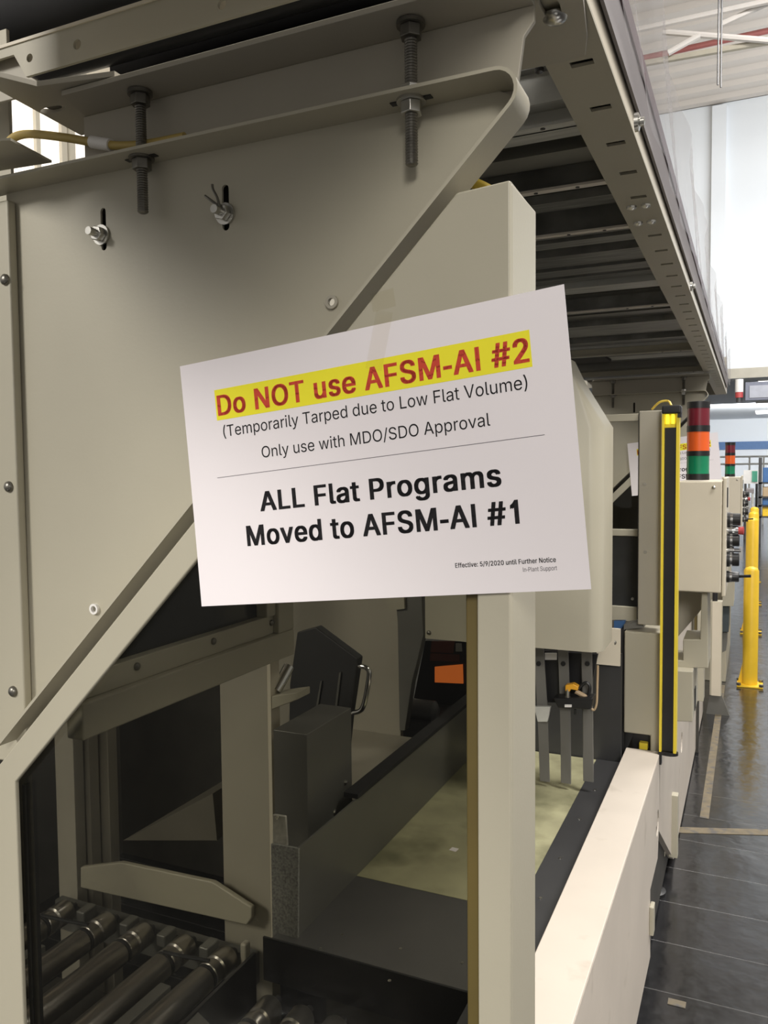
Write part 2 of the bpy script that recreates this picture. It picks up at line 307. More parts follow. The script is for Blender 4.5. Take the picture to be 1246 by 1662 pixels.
OUTLINES = json.loads(r"""{"#":[440,[242,0,326,509,377,509,294,0],[10,140,19,192,400,192,391,140],[64,0,147,509,198,509,115,0],[40,316,49,368,429,368,421,316]],"(":[273,[89,207,90,235,92,264,96,293,101,324,107,354,114,384,122,413,132,441,142,468,153,494,164,517,177,539,236,539,223,512,212,485,201,457,191,428,182,399,174,370,167,342,161,313,157,285,154,258,152,232,151,207,152,184,156,138,160,115,165,91,172,67,179,42,188,16,198,-10,209,-38,222,-66,236,-96,177,-96,156,-59,139,-21,124,16,111,55,102,93,95,131,90,169]],")":[273,[37,-96,52,-66,64,-37,76,-9,86,18,95,44,102,69,108,93,113,116,117,139,120,162,121,184,122,207,121,232,119,258,116,285,112,313,106,342,99,370,91,399,73,457,62,485,50,512,37,539,97,539,109,517,121,494,131,468,142,441,151,413,159,384,167,354,173,323,178,293,181,264,183,235,184,207,183,168,178,130,171,92,161,53,149,15,134,-22,117,-59,97,-96]],"/":[249,[235,533,71,-76,14,-76,178,533]],"0":[453,[227,-7,199,-5,174,1,151,11,130,24,111,41,95,62,80,86,69,113,60,144,53,178,49,214,48,254,49,294,53,330,60,364,69,395,81,422,95,447,112,467,130,484,151,498,174,508,200,514,227,516,254,514,279,508,302,498,323,484,342,467,358,447,372,422,384,395,393,364,400,330,404,294,405,254,404,214,400,178,393,144,384,113,373,86,359,62,342,41,323,24,302,11,279,1,254,-5],[227,50,245,51,261,56,276,63,290,74,303,87,313,103,323,122,330,144,336,168,340,194,343,223,344,254,343,285,340,314,336,341,330,365,323,387,313,405,303,422,290,435,276,446,261,453,245,458,227,460,209,458,192,453,177,446,163,435,151,422,140,405,131,387,123,365,117,341,113,314,110,285,109,254,110,223,113,194,117,168,123,144,131,122,140,103,151,87,163,74,177,63,192,56,209,51]],"2":[453,[64,0,64,47,234,229,248,243,261,257,272,270,282,282,291,294,299,305,311,327,315,337,318,348,320,360,320,371,319,385,317,397,313,408,308,419,301,428,293,436,283,443,273,449,262,454,250,457,237,459,224,460,209,459,196,457,184,453,172,447,162,441,153,433,145,424,139,413,134,402,130,390,128,376,127,362,66,362,67,384,71,405,77,424,86,442,98,459,111,473,126,486,143,496,162,505,182,511,203,514,225,516,247,514,268,511,288,505,306,497,323,486,337,474,350,461,361,445,370,428,376,411,380,392,381,372,380,358,378,345,375,331,371,318,365,304,357,290,347,275,336,259,322,241,306,223,288,202,267,180,153,60,153,57,389,57,389,0]],"5":[453,[221,-7,199,-6,178,-2,159,3,140,11,123,21,108,32,94,45,83,60,73,76,66,93,62,111,60,130,122,130,124,119,127,108,132,98,138,89,145,80,163,66,173,60,184,56,196,52,208,50,221,50,236,51,250,53,264,58,276,64,288,72,298,82,307,92,314,104,320,117,324,131,327,146,328,162,327,178,324,193,320,208,314,221,306,233,297,244,286,254,275,262,262,269,248,273,233,276,218,277,192,275,180,272,167,268,156,264,145,258,136,252,128,246,67,253,96,509,366,509,366,452,151,452,134,301,136,301,145,308,155,315,166,320,178,325,190,329,216,333,229,334,247,333,263,330,279,326,294,321,308,314,321,306,334,296,345,285,355,273,364,260,372,246,379,231,384,215,388,199,390,181,391,163,390,139,385,117,379,95,369,76,357,57,343,41,327,27,309,15,289,6,268,-1,245,-5]],"9":[453,[226,516,249,514,271,510,291,503,310,494,328,482,343,468,356,452,368,434,377,414,384,393,388,371,389,347,388,328,385,309,380,290,373,270,363,248,350,224,334,197,315,168,200,0,130,0,301,248,307,248,303,240,299,234,294,227,287,221,281,215,273,210,257,202,248,199,238,196,228,195,218,195,195,196,175,199,155,206,137,214,121,225,106,237,94,252,83,269,74,287,68,307,65,329,64,352,65,375,69,397,75,417,85,436,96,454,110,469,125,483,143,494,162,504,182,510,203,514],[226,460,212,459,199,457,186,452,174,446,163,438,154,429,145,419,138,407,133,395,129,381,126,367,125,352,126,336,129,322,133,308,138,295,145,284,154,274,163,265,174,257,186,251,199,247,212,244,226,243,240,244,254,247,267,251,279,257,299,273,307,284,314,295,320,308,324,321,327,335,327,366,324,381,320,394,314,407,307,419,299,429,290,438,279,446,267,452,254,457,241,459]],":":[188,[86,-4,78,-1,70,3,63,9,57,16,53,24,50,32,50,50,53,59,57,66,63,73,70,79,78,83,86,86,95,87,104,86,113,83,121,79,128,73,134,66,138,59,140,50,141,41,140,32,138,24,134,16,128,9,121,3,113,-1,104,-4],[95,271,86,272,78,274,70,278,63,284,57,291,53,299,50,307,50,325,53,334,57,342,63,349,70,354,78,359,86,361,95,362,104,361,113,359,121,354,128,349,134,342,138,334,140,325,141,316,140,307,138,299,134,291,128,284,121,278,113,274,104,272]],"A":[480,[16,0,201,509,276,509,463,0,395,0,287,302,282,317,276,334,270,352,264,372,257,394,250,420,241,447,232,478,245,478,236,447,228,419,220,393,213,371,206,351,201,333,195,317,191,302,85,0],[110,142,110,199,370,199,370,142]],"D":[502,[219,0,96,0,96,57,215,57,244,58,272,63,296,70,318,81,337,94,354,110,368,128,379,149,388,172,394,198,398,226,399,255,398,285,394,312,388,337,379,361,368,381,354,399,338,415,320,428,299,438,275,446,249,450,221,452,93,452,93,509,225,509,261,507,294,501,325,492,353,478,377,461,399,441,418,418,433,391,446,361,455,329,460,293,462,255,460,217,455,181,446,149,433,119,417,92,398,68,376,48,351,31,322,17,291,8,256,2],[125,509,125,0,60,0,60,509]],"E":[419,[60,0,60,509,372,509,372,452,125,452,125,286,355,286,355,229,125,229,125,57,375,57,375,0]],"F":[410,[60,0,60,509,369,509,369,452,125,452,125,278,346,278,346,221,125,221,125,0]],"L":[393,[60,0,60,509,125,509,125,57,361,57,361,0]],"M":[628,[60,0,60,509,152,509,277,187,287,159,299,123,311,84,322,49,307,49,318,83,330,121,342,158,352,187,476,509,568,509,568,0,504,0,504,327,505,369,507,457,513,457,505,433,502,421,498,409,482,363,467,322,456,291,342,0,286,0,170,291,159,321,145,361,129,408,112,457,119,457,120,416,122,328,122,0]],"N":[523,[60,0,60,509,136,509,343,183,347,176,352,169,357,160,363,151,369,141,381,119,388,107,394,94,401,82,407,68,414,55,405,54,403,68,402,81,401,95,401,108,400,121,400,134,399,146,399,509,463,509,463,0,387,0,202,290,177,331,171,342,164,354,156,367,148,381,108,452,119,454,122,384,124,328,125,291,125,0]],"O":[533,[267,-7,235,-5,205,1,177,11,150,25,126,42,105,63,86,88,70,115,57,146,48,179,42,215,40,254,42,293,48,329,57,362,70,393,86,421,105,445,126,466,150,484,177,498,205,508,235,514,267,516,299,514,329,508,357,498,384,484,408,466,429,445,448,421,464,393,477,362,486,329,491,293,493,254,491,215,486,179,477,146,464,115,448,88,429,63,408,42,384,25,357,11,329,1,299,-5],[267,53,289,54,310,59,330,66,349,76,367,89,383,105,396,123,408,144,418,168,425,194,429,223,430,254,429,286,425,314,418,341,408,365,396,386,383,404,367,420,349,433,330,443,310,450,289,454,267,456,245,454,223,450,203,443,184,433,167,420,151,404,137,385,125,364,116,340,109,314,105,285,103,254,105,223,109,194,116,168,125,144,137,123,151,105,167,89,184,76,203,66,223,59,245,54]],"P":[445,[60,0,60,509,235,509,263,507,289,503,312,497,332,487,350,476,366,462,379,447,390,430,398,411,404,391,407,370,409,348,407,325,404,304,398,284,390,265,379,248,366,233,350,219,332,207,312,198,289,191,263,187,235,186,109,186,109,242,233,242,252,243,269,246,284,250,297,256,308,264,318,272,327,282,333,294,338,306,342,319,344,333,344,362,342,376,338,389,333,402,326,413,318,423,308,431,297,439,284,444,268,449,251,451,232,452,125,452,125,0]],"S":[447,[224,-9,197,-8,172,-4,149,1,128,9,108,19,91,31,76,45,64,60,54,77,46,96,41,115,38,137,104,137,107,123,110,110,116,98,123,88,132,79,142,71,154,64,166,59,180,55,194,52,209,50,224,49,241,50,257,52,272,55,286,60,299,66,311,74,321,82,329,92,336,102,341,114,345,126,346,139,345,151,342,161,338,171,332,179,325,186,316,193,307,199,296,205,284,209,272,214,259,218,245,222,184,239,154,249,128,260,105,274,86,289,71,307,60,326,54,348,52,372,53,393,58,413,65,431,75,448,87,463,102,476,119,488,138,498,158,506,180,511,203,514,227,516,252,514,275,511,296,505,316,498,334,488,351,476,365,463,377,449,387,433,394,415,399,397,401,378,337,378,334,396,326,412,316,426,302,437,286,447,267,453,247,457,225,459,209,458,194,456,180,452,167,448,156,442,145,435,136,427,129,418,123,409,118,398,116,387,115,376,116,363,119,352,124,342,131,334,139,326,148,319,158,313,169,308,202,296,212,293,264,279,276,276,287,272,299,268,312,264,336,252,347,245,359,238,379,220,395,198,401,185,405,171,407,155,408,139,407,118,403,99,396,81,386,64,374,48,360,34,343,21,323,11,302,2,278,-4,252,-8]],"T":[449,[32,452,32,509,417,509,417,452,257,452,257,0,193,0,193,452]],"V":[480,[204,0,16,509,84,509,192,206,197,192,203,176,209,158,215,137,222,115,230,89,239,61,248,31,235,31,244,62,252,90,260,115,267,138,274,158,279,176,285,192,290,206,395,509,463,509,278,0]],"a":[389,[160,-9,142,-8,126,-5,110,-1,94,5,80,12,68,22,57,32,48,45,40,58,35,73,31,90,30,108,31,123,34,138,38,150,43,161,50,171,58,179,67,187,89,199,100,203,112,207,125,211,138,213,152,216,178,220,234,227,244,228,252,230,259,232,265,235,270,238,273,243,275,248,276,255,276,257,275,268,273,279,271,288,267,297,262,304,256,311,248,317,240,322,230,326,220,329,196,331,183,330,171,329,159,326,149,322,140,318,132,313,124,307,118,301,112,294,107,288,103,281,100,274,41,291,48,308,57,322,67,335,79,346,91,355,104,364,118,370,133,375,148,379,163,382,179,384,204,384,215,383,227,382,251,376,263,372,275,367,286,360,296,353,306,343,315,333,322,320,329,306,333,290,336,272,337,251,337,0,277,0,277,52,272,52,269,45,264,38,258,32,252,25,244,18,236,12,226,6,215,1,203,-3,190,-6,176,-8],[170,45,187,46,202,49,216,53,228,59,239,66,248,74,257,83,263,93,269,104,275,126,276,138,276,190,270,186,265,184,253,180,246,179,239,177,231,176,200,171,175,168,165,166,154,164,144,162,134,159,125,155,117,150,110,145,103,139,98,132,95,124,93,115,92,105,92,95,94,87,98,79,102,72,107,66,121,56,130,52,139,49,149,47,159,46]],"c":[396,[207,-8,182,-7,159,-2,137,6,117,16,98,30,82,46,68,64,56,85,46,108,40,133,36,159,34,187,36,216,40,243,46,268,56,291,68,312,82,330,98,346,117,360,137,371,159,378,182,383,207,384,221,384,234,383,260,377,272,373,284,368,295,362,305,356,315,349,324,341,332,332,340,322,347,312,353,301,358,289,362,277,303,262,301,269,298,276,294,283,286,295,281,301,276,306,270,311,264,315,257,319,250,322,242,325,226,329,217,329,207,330,189,329,173,325,158,319,145,310,134,300,124,287,115,274,108,258,103,242,99,224,97,206,96,187,97,169,99,151,103,134,108,117,115,102,124,89,134,76,145,66,158,57,173,51,189,48,207,46,217,47,226,48,234,49,243,52,250,54,258,58,264,62,271,66,277,71,282,76,287,82,292,89,296,95,299,102,302,110,304,117,363,102,359,90,354,78,348,67,341,56,334,46,325,37,316,29,306,21,296,15,285,9,261,-1,248,-4,235,-6,221,-8]],"d":[424,[195,-8,172,-7,151,-2,130,5,111,16,94,29,79,45,66,64,55,84,46,108,39,133,35,160,34,189,35,218,39,245,46,270,55,293,66,313,79,332,95,347,112,361,131,371,151,378,173,383,196,384,213,384,228,381,241,378,253,373,263,367,272,360,280,353,287,346,293,338,298,331,303,325,306,319,311,319,311,509,372,509,372,0,313,0,313,59,307,59,303,53,293,39,287,31,280,24,272,17,263,10,252,4,241,-1,227,-5,212,-7],[205,47,221,48,236,51,250,57,263,65,274,75,284,86,293,100,299,115,305,132,309,150,311,169,312,189,311,210,309,229,305,247,300,263,293,278,284,291,275,302,263,312,251,320,237,325,221,329,205,330,187,329,172,325,157,319,145,311,133,301,124,290,115,276,108,261,103,245,99,227,97,209,96,189,97,170,99,151,103,133,115,101,124,88,134,76,145,66,158,57,172,51,188,48]],"e":[404,[212,-8,185,-7,161,-2,138,6,117,16,98,30,82,46,68,64,56,85,46,108,40,132,35,159,34,187,35,215,39,242,46,267,55,290,67,311,81,329,97,346,115,359,135,370,157,378,180,383,205,384,221,384,236,382,251,379,266,374,280,368,294,361,307,351,319,341,331,329,341,315,350,299,357,282,363,263,368,242,370,219,371,194,371,169,75,169,75,221,338,221,310,202,309,220,307,237,303,254,298,269,291,282,283,294,273,305,263,314,250,321,237,326,222,329,205,330,189,329,173,326,159,321,146,313,135,304,125,294,116,282,109,270,103,256,99,241,97,226,96,211,96,178,97,157,100,139,104,122,110,106,118,92,128,80,139,70,151,61,165,55,179,50,195,47,212,46,224,47,234,48,244,50,254,53,263,56,271,61,278,66,292,80,302,96,306,105,365,91,360,77,353,63,345,51,335,39,324,29,311,19,298,11,283,4,266,-1,249,-5,231,-7]],"f":[254,[228,379,228,327,6,327,6,379],[81,0,81,432,82,447,84,461,89,474,96,486,104,496,113,505,124,513,135,519,148,524,161,527,174,529,187,530,197,530,207,529,215,528,222,527,229,525,234,524,239,522,243,521,227,468,215,472,211,473,206,473,200,474,195,474,182,473,171,470,162,466,154,460,149,452,145,443,142,431,142,0]],"g":[425,[207,-151,187,-150,168,-148,150,-144,134,-140,119,-134,105,-127,93,-119,82,-110,73,-101,64,-91,57,-80,51,-69,101,-41,106,-47,110,-53,116,-59,122,-66,128,-72,136,-78,154,-88,165,-92,178,-95,192,-97,207,-97,229,-96,249,-92,267,-85,282,-75,295,-62,304,-47,310,-28,311,-6,311,68,306,68,298,56,293,49,287,41,280,34,272,28,263,21,241,11,227,8,212,5,195,5,173,6,152,10,132,17,113,27,95,39,80,53,67,71,55,90,46,112,39,136,35,163,34,191,35,220,39,246,46,271,55,293,66,314,80,332,95,347,112,361,131,371,152,378,173,383,196,384,213,384,228,382,242,378,253,373,264,367,273,360,281,353,288,346,294,338,299,331,304,325,308,319,313,319,313,379,372,379,372,-9,371,-32,367,-54,360,-73,350,-90,338,-104,324,-117,308,-127,291,-136,271,-142,251,-147,229,-150],[205,59,222,60,237,63,251,68,264,75,275,84,285,95,293,107,300,121,305,137,309,154,312,172,312,212,309,231,305,248,300,264,293,278,285,291,275,303,264,312,251,320,237,325,222,329,205,330,188,329,172,325,158,320,145,312,134,302,124,290,115,277,109,262,103,246,99,229,97,212,96,193,97,173,99,155,103,138,109,123,116,108,124,96,134,85,145,76,158,68,172,63,188,60]],"h":[410,[114,0,53,0,53,509,114,509,114,287,102,287,112,312,124,332,137,349,152,362,169,372,187,379,207,383,227,384,246,383,264,380,280,376,295,369,309,360,321,349,332,336,341,321,348,304,353,285,356,264,357,240,357,0,296,0,296,235,295,256,290,275,283,291,273,304,260,315,246,323,229,328,210,329,197,328,184,326,172,322,161,317,150,311,141,303,133,293,126,283,121,271,117,257,114,243]],"i":[167,[53,0,53,379,114,379,114,0],[84,443,75,444,67,446,60,449,48,461,44,468,42,475,41,483,42,491,44,499,48,506,54,512,60,517,67,521,75,523,84,524,92,523,100,521,107,517,114,512,119,506,123,499,126,491,126,475,123,468,119,461,114,455,107,449,100,446,92,444]],"l":[189,[139,-2,119,-1,101,3,86,10,74,20,65,33,58,47,54,65,53,84,53,509,114,509,114,87,115,77,117,68,120,62,124,58,130,54,137,53,146,52,160,53,170,54,181,3,162,-1,156,-2]],"m":[610,[53,0,53,379,112,379,112,295,108,295,112,310,118,323,125,335,132,346,141,355,151,363,161,370,172,376,183,380,195,384,207,386,219,386,239,385,257,380,273,372,287,361,299,347,309,331,316,314,321,295,312,295,322,321,329,332,337,343,347,353,357,361,368,369,381,375,394,380,407,383,422,385,437,386,453,385,468,383,483,378,497,372,510,364,522,354,532,342,541,328,548,313,553,296,556,276,557,255,557,0,496,0,496,254,494,273,490,289,483,302,473,313,460,321,447,326,433,329,419,330,406,330,395,328,384,324,374,320,365,314,358,307,351,299,345,290,341,280,338,270,336,259,335,247,335,0,274,0,274,260,273,275,269,288,262,301,253,311,242,320,229,326,215,329,199,330,188,330,178,328,168,325,158,320,148,314,140,307,132,299,126,289,121,278,117,266,114,253,114,0]],"n":[410,[114,0,53,0,53,379,112,379,112,287,102,287,112,312,124,332,137,349,152,362,169,372,187,379,207,383,227,384,246,383,264,380,280,376,295,369,309,360,321,349,332,336,341,321,348,304,353,285,356,264,357,240,357,0,296,0,296,235,295,256,290,275,283,291,273,304,260,315,246,323,229,328,210,329,197,328,184,326,172,322,161,317,150,311,141,303,133,293,126,283,121,271,117,257,114,243]],"o":[415,[207,-8,182,-7,159,-2,137,6,117,16,98,30,82,46,68,64,56,85,46,108,40,133,36,159,34,187,36,216,40,243,46,268,56,291,68,312,82,330,98,346,117,360,137,371,159,378,182,383,207,384,233,383,256,378,278,371,299,360,317,346,333,330,347,312,359,291,369,268,376,243,380,216,381,187,380,159,376,133,369,108,359,85,347,64,333,46,317,30,299,16,278,6,256,-2,233,-7],[207,46,226,48,242,51,257,57,270,66,282,76,292,89,300,102,307,117,312,134,316,151,318,169,319,187,318,206,316,224,312,242,307,258,300,274,292,287,282,300,270,310,257,319,242,325,226,329,207,330,189,329,173,325,158,319,145,310,134,300,124,287,115,274,108,258,103,242,99,224,97,206,96,187,97,169,99,151,103,134,108,117,115,102,124,89,134,76,145,66,158,57,173,51,189,48]],"p":[424,[53,-143,53,379,112,379,112,319,118,319,126,331,131,338,137,346,144,353,152,360,161,367,171,373,183,378,197,381,212,384,229,384,252,383,274,378,294,371,313,361,330,347,345,332,359,313,370,293,379,270,385,245,389,218,390,189,389,160,385,133,379,108,370,84,359,64,346,45,330,29,313,16,294,5,274,-2,252,-7,229,-8,213,-7,198,-5,184,-1,173,4,162,10,153,17,145,24,138,31,132,39,122,53,118,59,114,59,114,-143],[220,47,237,48,253,51,267,57,279,66,291,76,301,88,309,101,316,117,321,133,325,151,327,170,328,189,327,209,325,227,321,245,316,261,309,276,301,290,291,301,280,311,267,319,253,325,237,329,220,330,203,329,188,325,174,320,161,312,150,302,140,291,132,278,125,263,120,247,116,229,113,210,113,169,116,150,120,132,125,115,132,100,140,86,150,75,162,65,174,57,188,51,204,48]],"r":[259,[53,0,53,379,112,379,112,321,115,321,122,335,130,347,140,358,152,367,166,375,181,380,196,384,213,385,229,384,243,384,243,322,230,324,224,325,219,325,213,326,207,326,194,325,182,323,170,319,159,315,149,309,140,301,132,293,126,284,121,273,117,262,114,250,114,0]],"s":[365,[182,-8,163,-7,145,-5,128,-2,112,3,98,10,84,18,72,27,62,38,53,50,45,63,40,78,36,94,94,107,99,92,105,79,114,69,124,60,136,54,150,49,165,46,181,45,200,46,217,50,232,55,244,62,255,71,262,81,267,91,268,103,267,112,265,121,260,129,254,136,246,142,237,147,225,151,212,155,149,170,125,177,104,186,87,196,72,208,61,222,53,237,48,255,47,274,48,290,51,305,57,319,65,332,75,343,87,354,100,363,115,370,131,377,149,381,167,384,206,384,223,381,239,378,254,372,267,366,279,358,290,349,299,339,307,328,314,316,324,290,268,277,264,288,258,298,251,307,243,316,232,323,219,328,205,331,187,333,171,332,156,329,143,324,131,317,121,308,114,299,110,289,109,277,110,267,112,258,117,250,124,243,133,237,144,232,157,227,172,223,229,209,254,202,275,194,292,183,306,171,317,158,325,142,330,125,331,107,330,90,326,75,321,61,312,47,302,35,290,24,276,15,260,6,242,0,223,-5,203,-7]],"t":[227,[204,379,204,327,6,327,6,379],[65,471,126,471,126,98,127,86,128,76,132,68,136,61,142,56,150,53,159,51,170,50,185,51,202,54,213,2,208,0,198,-2,192,-3,186,-3,180,-4,168,-4,145,-3,125,2,107,10,92,21,80,35,72,52,67,71,65,93]],"u":[410,[182,-5,164,-4,146,-1,130,4,115,11,101,20,89,31,78,44,69,59,62,76,57,95,54,116,53,139,53,379,114,379,114,144,115,123,119,105,127,89,137,75,150,64,164,56,181,52,200,50,213,51,226,53,238,57,249,62,259,69,268,77,276,86,283,97,289,109,293,122,295,137,296,153,296,379,357,379,357,0,298,0,298,92,307,92,297,67,286,47,272,30,257,17,240,7,222,0,203,-4]],"v":[389,[163,0,17,379,84,379,165,155,177,121,187,87,191,70,196,53,206,21,184,21,194,53,198,70,203,87,207,104,213,121,218,138,224,155,305,379,371,379,226,0]],"w":[567,[138,0,23,379,87,379,133,214,138,196,143,177,149,157,154,137,159,115,165,91,170,67,175,41,165,41,170,66,175,90,180,113,186,135,191,156,196,176,206,214,252,379,316,379,362,214,366,196,371,176,376,157,382,136,387,114,392,91,397,67,402,41,391,41,397,66,402,90,408,113,413,135,418,156,423,176,429,195,434,214,480,379,545,379,429,0,368,0,319,172,305,225,301,239,297,252,291,280,277,338,291,338,277,280,263,225,259,211,255,198,252,185,248,172,199,0]],"y":[389,[47,-139,61,-86,71,-87,80,-89,88,-90,96,-90,104,-89,111,-87,118,-84,124,-80,130,-74,136,-67,141,-58,146,-48,151,-36,163,-1,17,379,84,379,165,155,177,121,187,87,191,70,196,53,206,21,184,21,188,37,193,53,198,70,202,87,212,121,224,155,305,379,371,379,204,-58,198,-72,191,-85,184,-97,177,-107,168,-116,159,-124,150,-130,139,-136,128,-140,117,-143,104,-145,77,-145,59,-142,54,-141,51,-140]]," ":[188]}""")
OUTLINES['I'] = [198, [67, 0, 67, 509, 131, 509, 131, 0]]
OUTLINES['-'] = [237, [30, 153, 30, 216, 207, 216, 207, 153]]
OUTLINES['1'] = [396, [205, 0, 205, 396, 165, 362, 112, 335, 112, 397, 178, 445, 227, 511, 267, 511, 267, 0]]
GLYPHS = {}
def glyph(ch):
    if ch not in GLYPHS:
        loops = [[(l[i], l[i+1]) for i in range(0, len(l), 2)] for l in OUTLINES[ch][1:] if l]
        co_, tri = [], []
        if loops:
            vs = [Vector(p) for l in loops for p in l]; ed = []; k = 0
            for l in loops: ed += [(k+i, k+(i+1) % len(l)) for i in range(len(l))]; k += len(l)
            r_ = delaunay_2d_cdt(vs, ed, [], 0, 1e-4)
            co_ = [(v.x, v.y) for v in r_[0]]
            for f_ in r_[2]:
                cx_ = sum(co_[i][0] for i in f_)/3; cy_ = sum(co_[i][1] for i in f_)/3; wn = 0
                for l in loops:
                    for i in range(len(l)):
                        (x0, y0), (x1, y1) = l[i], l[(i+1) % len(l)]
                        if (y0 <= cy_) != (y1 <= cy_) and x0+(cy_-y0)/(y1-y0)*(x1-x0) > cx_: wn += 1 if y1 > y0 else -1
                if wn: tri.append(tuple(f_))
        GLYPHS[ch] = (OUTLINES[ch][0], co_, tri)
    return GLYPHS[ch]
def text_bm(body, width, cap, weight=0):
    """flat lettering from outline tables: vertices and triangles of one line, `width` wide with capitals `cap` high"""
    vs = []; fs = []; x = 0
    shifts = [(0, 0)] if not weight else [(sx*weight, sy*weight*0.45) for sx in (-1, 1) for sy in (-1, 1)]
    for ch in body:
        adv, co_, tri = glyph(ch)
        for sx, sy in shifts:
            k0 = len(vs)
            vs += [(px_+x+sx, py_+sy) for px_, py_ in co_]
            fs += [tuple(i+k0 for i in t_) for t_ in tri]
        x += adv+weight*1.2
    x0 = min(v[0] for v in vs); x1 = max(v[0] for v in vs); H = 508.7+weight*0.9
    sx = width/(x1-x0); sy = cap/H
    return [((v[0]-x0)*sx, (v[1]+weight*0.45)*sy) for v in vs], fs

# ================================================================== SETTING
mb = MB(); mb.box(-14, 14, -9, 48, -0.1, 0)
FLOORM = bpy.data.materials.new('sealed_dark_block_floor'); FLOORM.use_nodes = True
def floor_nodes():
    nt = FLOORM.node_tree; N = nt.nodes; L = nt.links; p = N['Principled BSDF']
    tc = N.new('ShaderNodeTexCoord'); sp = N.new('ShaderNodeSeparateXYZ'); geo = N.new('ShaderNodeNewGeometry')
    L.new(geo.outputs['Position'], sp.inputs[0])
    def math_(op, a, b=None):
        n = N.new('ShaderNodeMath'); n.operation = op
        for i, x in enumerate((a, b)):
            if x is None: continue
            if isinstance(x, (int, float)): n.inputs[i].default_value = x
            else: L.new(x, n.inputs[i])
        return n.outputs[0]
    nz = N.new('ShaderNodeTexNoise'); nz.inputs['Scale'].default_value = 2.2; nz.inputs['Detail'].default_value = 6
    L.new(geo.outputs['Position'], nz.inputs['Vector'])
    nf = N.new('ShaderNodeTexNoise'); nf.inputs['Scale'].default_value = 26; nf.inputs['Detail'].default_value = 4
    L.new(geo.outputs['Position'], nf.inputs['Vector'])
    y = math_('ADD', sp.outputs['Y'], math_('MULTIPLY', nz.outputs['Fac'], 0.012))
    fr = math_('FRACT', math_('DIVIDE', math_('SUBTRACT', y, 2.51+0.006-0.272*20), 0.272))
    edge = math_('LESS_THAN', math_('MINIMUM', fr, math_('SUBTRACT', 1.0, fr)), 0.008)
    cr = N.new('ShaderNodeValToRGB'); cr.color_ramp.elements[0].position = 0.3; cr.color_ramp.elements[1].position = 0.75
    cr.color_ramp.elements[0].color = (0.006, 0.0062, 0.007, 1); cr.color_ramp.elements[1].color = (0.022, 0.022, 0.024, 1)
    L.new(nz.outputs['Fac'], cr.inputs['Fac'])
    mx = N.new('ShaderNodeMix'); mx.data_type = 'RGBA'
    L.new(math_('MULTIPLY', edge, 0.55), mx.inputs['Factor']); L.new(cr.outputs['Color'], mx.inputs['A']); mx.inputs['B'].default_value = (0.12, 0.118, 0.115, 1)
    L.new(mx.outputs['Result'], p.inputs['Base Color'])
    rr = N.new('ShaderNodeMapRange'); rr.inputs['To Min'].default_value = 0.08; rr.inputs['To Max'].default_value = 0.30
    L.new(nf.outputs['Fac'], rr.inputs['Value']); L.new(rr.outputs['Result'], p.inputs['Roughness'])
    p.inputs['Specular IOR Level'].default_value = 0.5; p.inputs['IOR'].default_value = 1.75
    n3 = N.new('ShaderNodeTexNoise'); n3.inputs['Scale'].default_value = 7; n3.inputs['Detail'].default_value = 3
    L.new(geo.outputs['Position'], n3.inputs['Vector'])
    hh = math_('SUBTRACT', n3.outputs['Fac'], math_('MULTIPLY', edge, 0.5))
    b = N.new('ShaderNodeBump'); b.inputs['Strength'].default_value = 0.3; b.inputs['Distance'].default_value = 0.012
    L.new(hh, b.inputs['Height']); L.new(b.outputs['Normal'], p.inputs['Normal'])
floor_nodes()
struct(mb, 'floor', FLOORM)
WALLZ = 3.75
struct(MB().box(-14, 14, 20, 20.3, WALLZ, 9.68), 'wall_back', HALLWALL)
mb = MB()
xa, xb = PY(1155, 250, 19.95).x, PY(1178, 250, 19.95).x
mb.box(xa, xb, 19.85, 20.0, WALLZ, 9.6); struct(mb, 'trim_1', HALLWALL)
struct(MB().box(-14, 14, 19.7, 20.3, WALLZ-0.22, WALLZ), 'trim_2', BEIGE_GREY)
# ribbed roof deck
pts = []; y = -9.0; n = 0
while y < 20.0:
    pts += [(y, 9.75), (y+0.22, 9.75), (y+0.30, 9.66), (y+0.50, 9.66)]; y += 0.58
pts = [(0, py_, pz_) for py_, pz_ in pts]
struct(MB().prism([(-14, -9.0, 10.0)]+[(-14, a[1], a[2]) for a in pts]+[(-14, pts[-1][1], 10.0)], (28, 0, 0)), 'ceiling', DECK)
struct(MB().box(-14, 14, 20.3, 47, 3.9, 4.1), 'ceiling_rear_bay', HALLWALL)
struct(MB().box(-14, 14, 44, 44.3, 0, 3.9), 'wall_rear', HALLWALL)
z0, z1 = PY(1240, 729, 43.9).z, PY(1240, 716, 43.9).z
struct(MB().box(-14, 14, 43.85, 44.0, z0, z1), 'trim_3', BLUE)
struct(MB().box(-9.3, -9, 1.5, 20, 0, 9.6), 'wall_left', CREAM)
# windows on the left wall seen through the gap beside the bracket
GLASSW = mat('bright_frosted_pane', (0.85, 0.80, 0.72), 0.4, emit=(1, 0.93, 0.84), estr=0.55)
k = 1
for yy in [6.6+1.15*i for i in range(6)]:
    wn = MB().prism([(-9.02, yy, 4.6), (-9.02, yy+1.1, 4.6), (-9.02, yy+1.1, 7.4), (-9.02, yy, 7.4)], (0.09, 0, 0),
                    holes=[[(-9.02, yy+0.1, 4.7), (-9.02, yy+0.55, 4.7), (-9.02, yy+0.55, 7.3), (-9.02, yy+0.1, 7.3)],
                           [(-9.02, yy+0.62, 4.7), (-9.02, yy+1.0, 4.7), (-9.02, yy+1.0, 7.3), (-9.02, yy+0.62, 7.3)]])
    wo = struct(wn, 'window_%d' % k, BEIGE_GREY); k += 1
    MB().box(-9.0, -8.985, yy+0.1, yy+1.0, 4.7, 7.3).build('pane', GLASSW, wo)
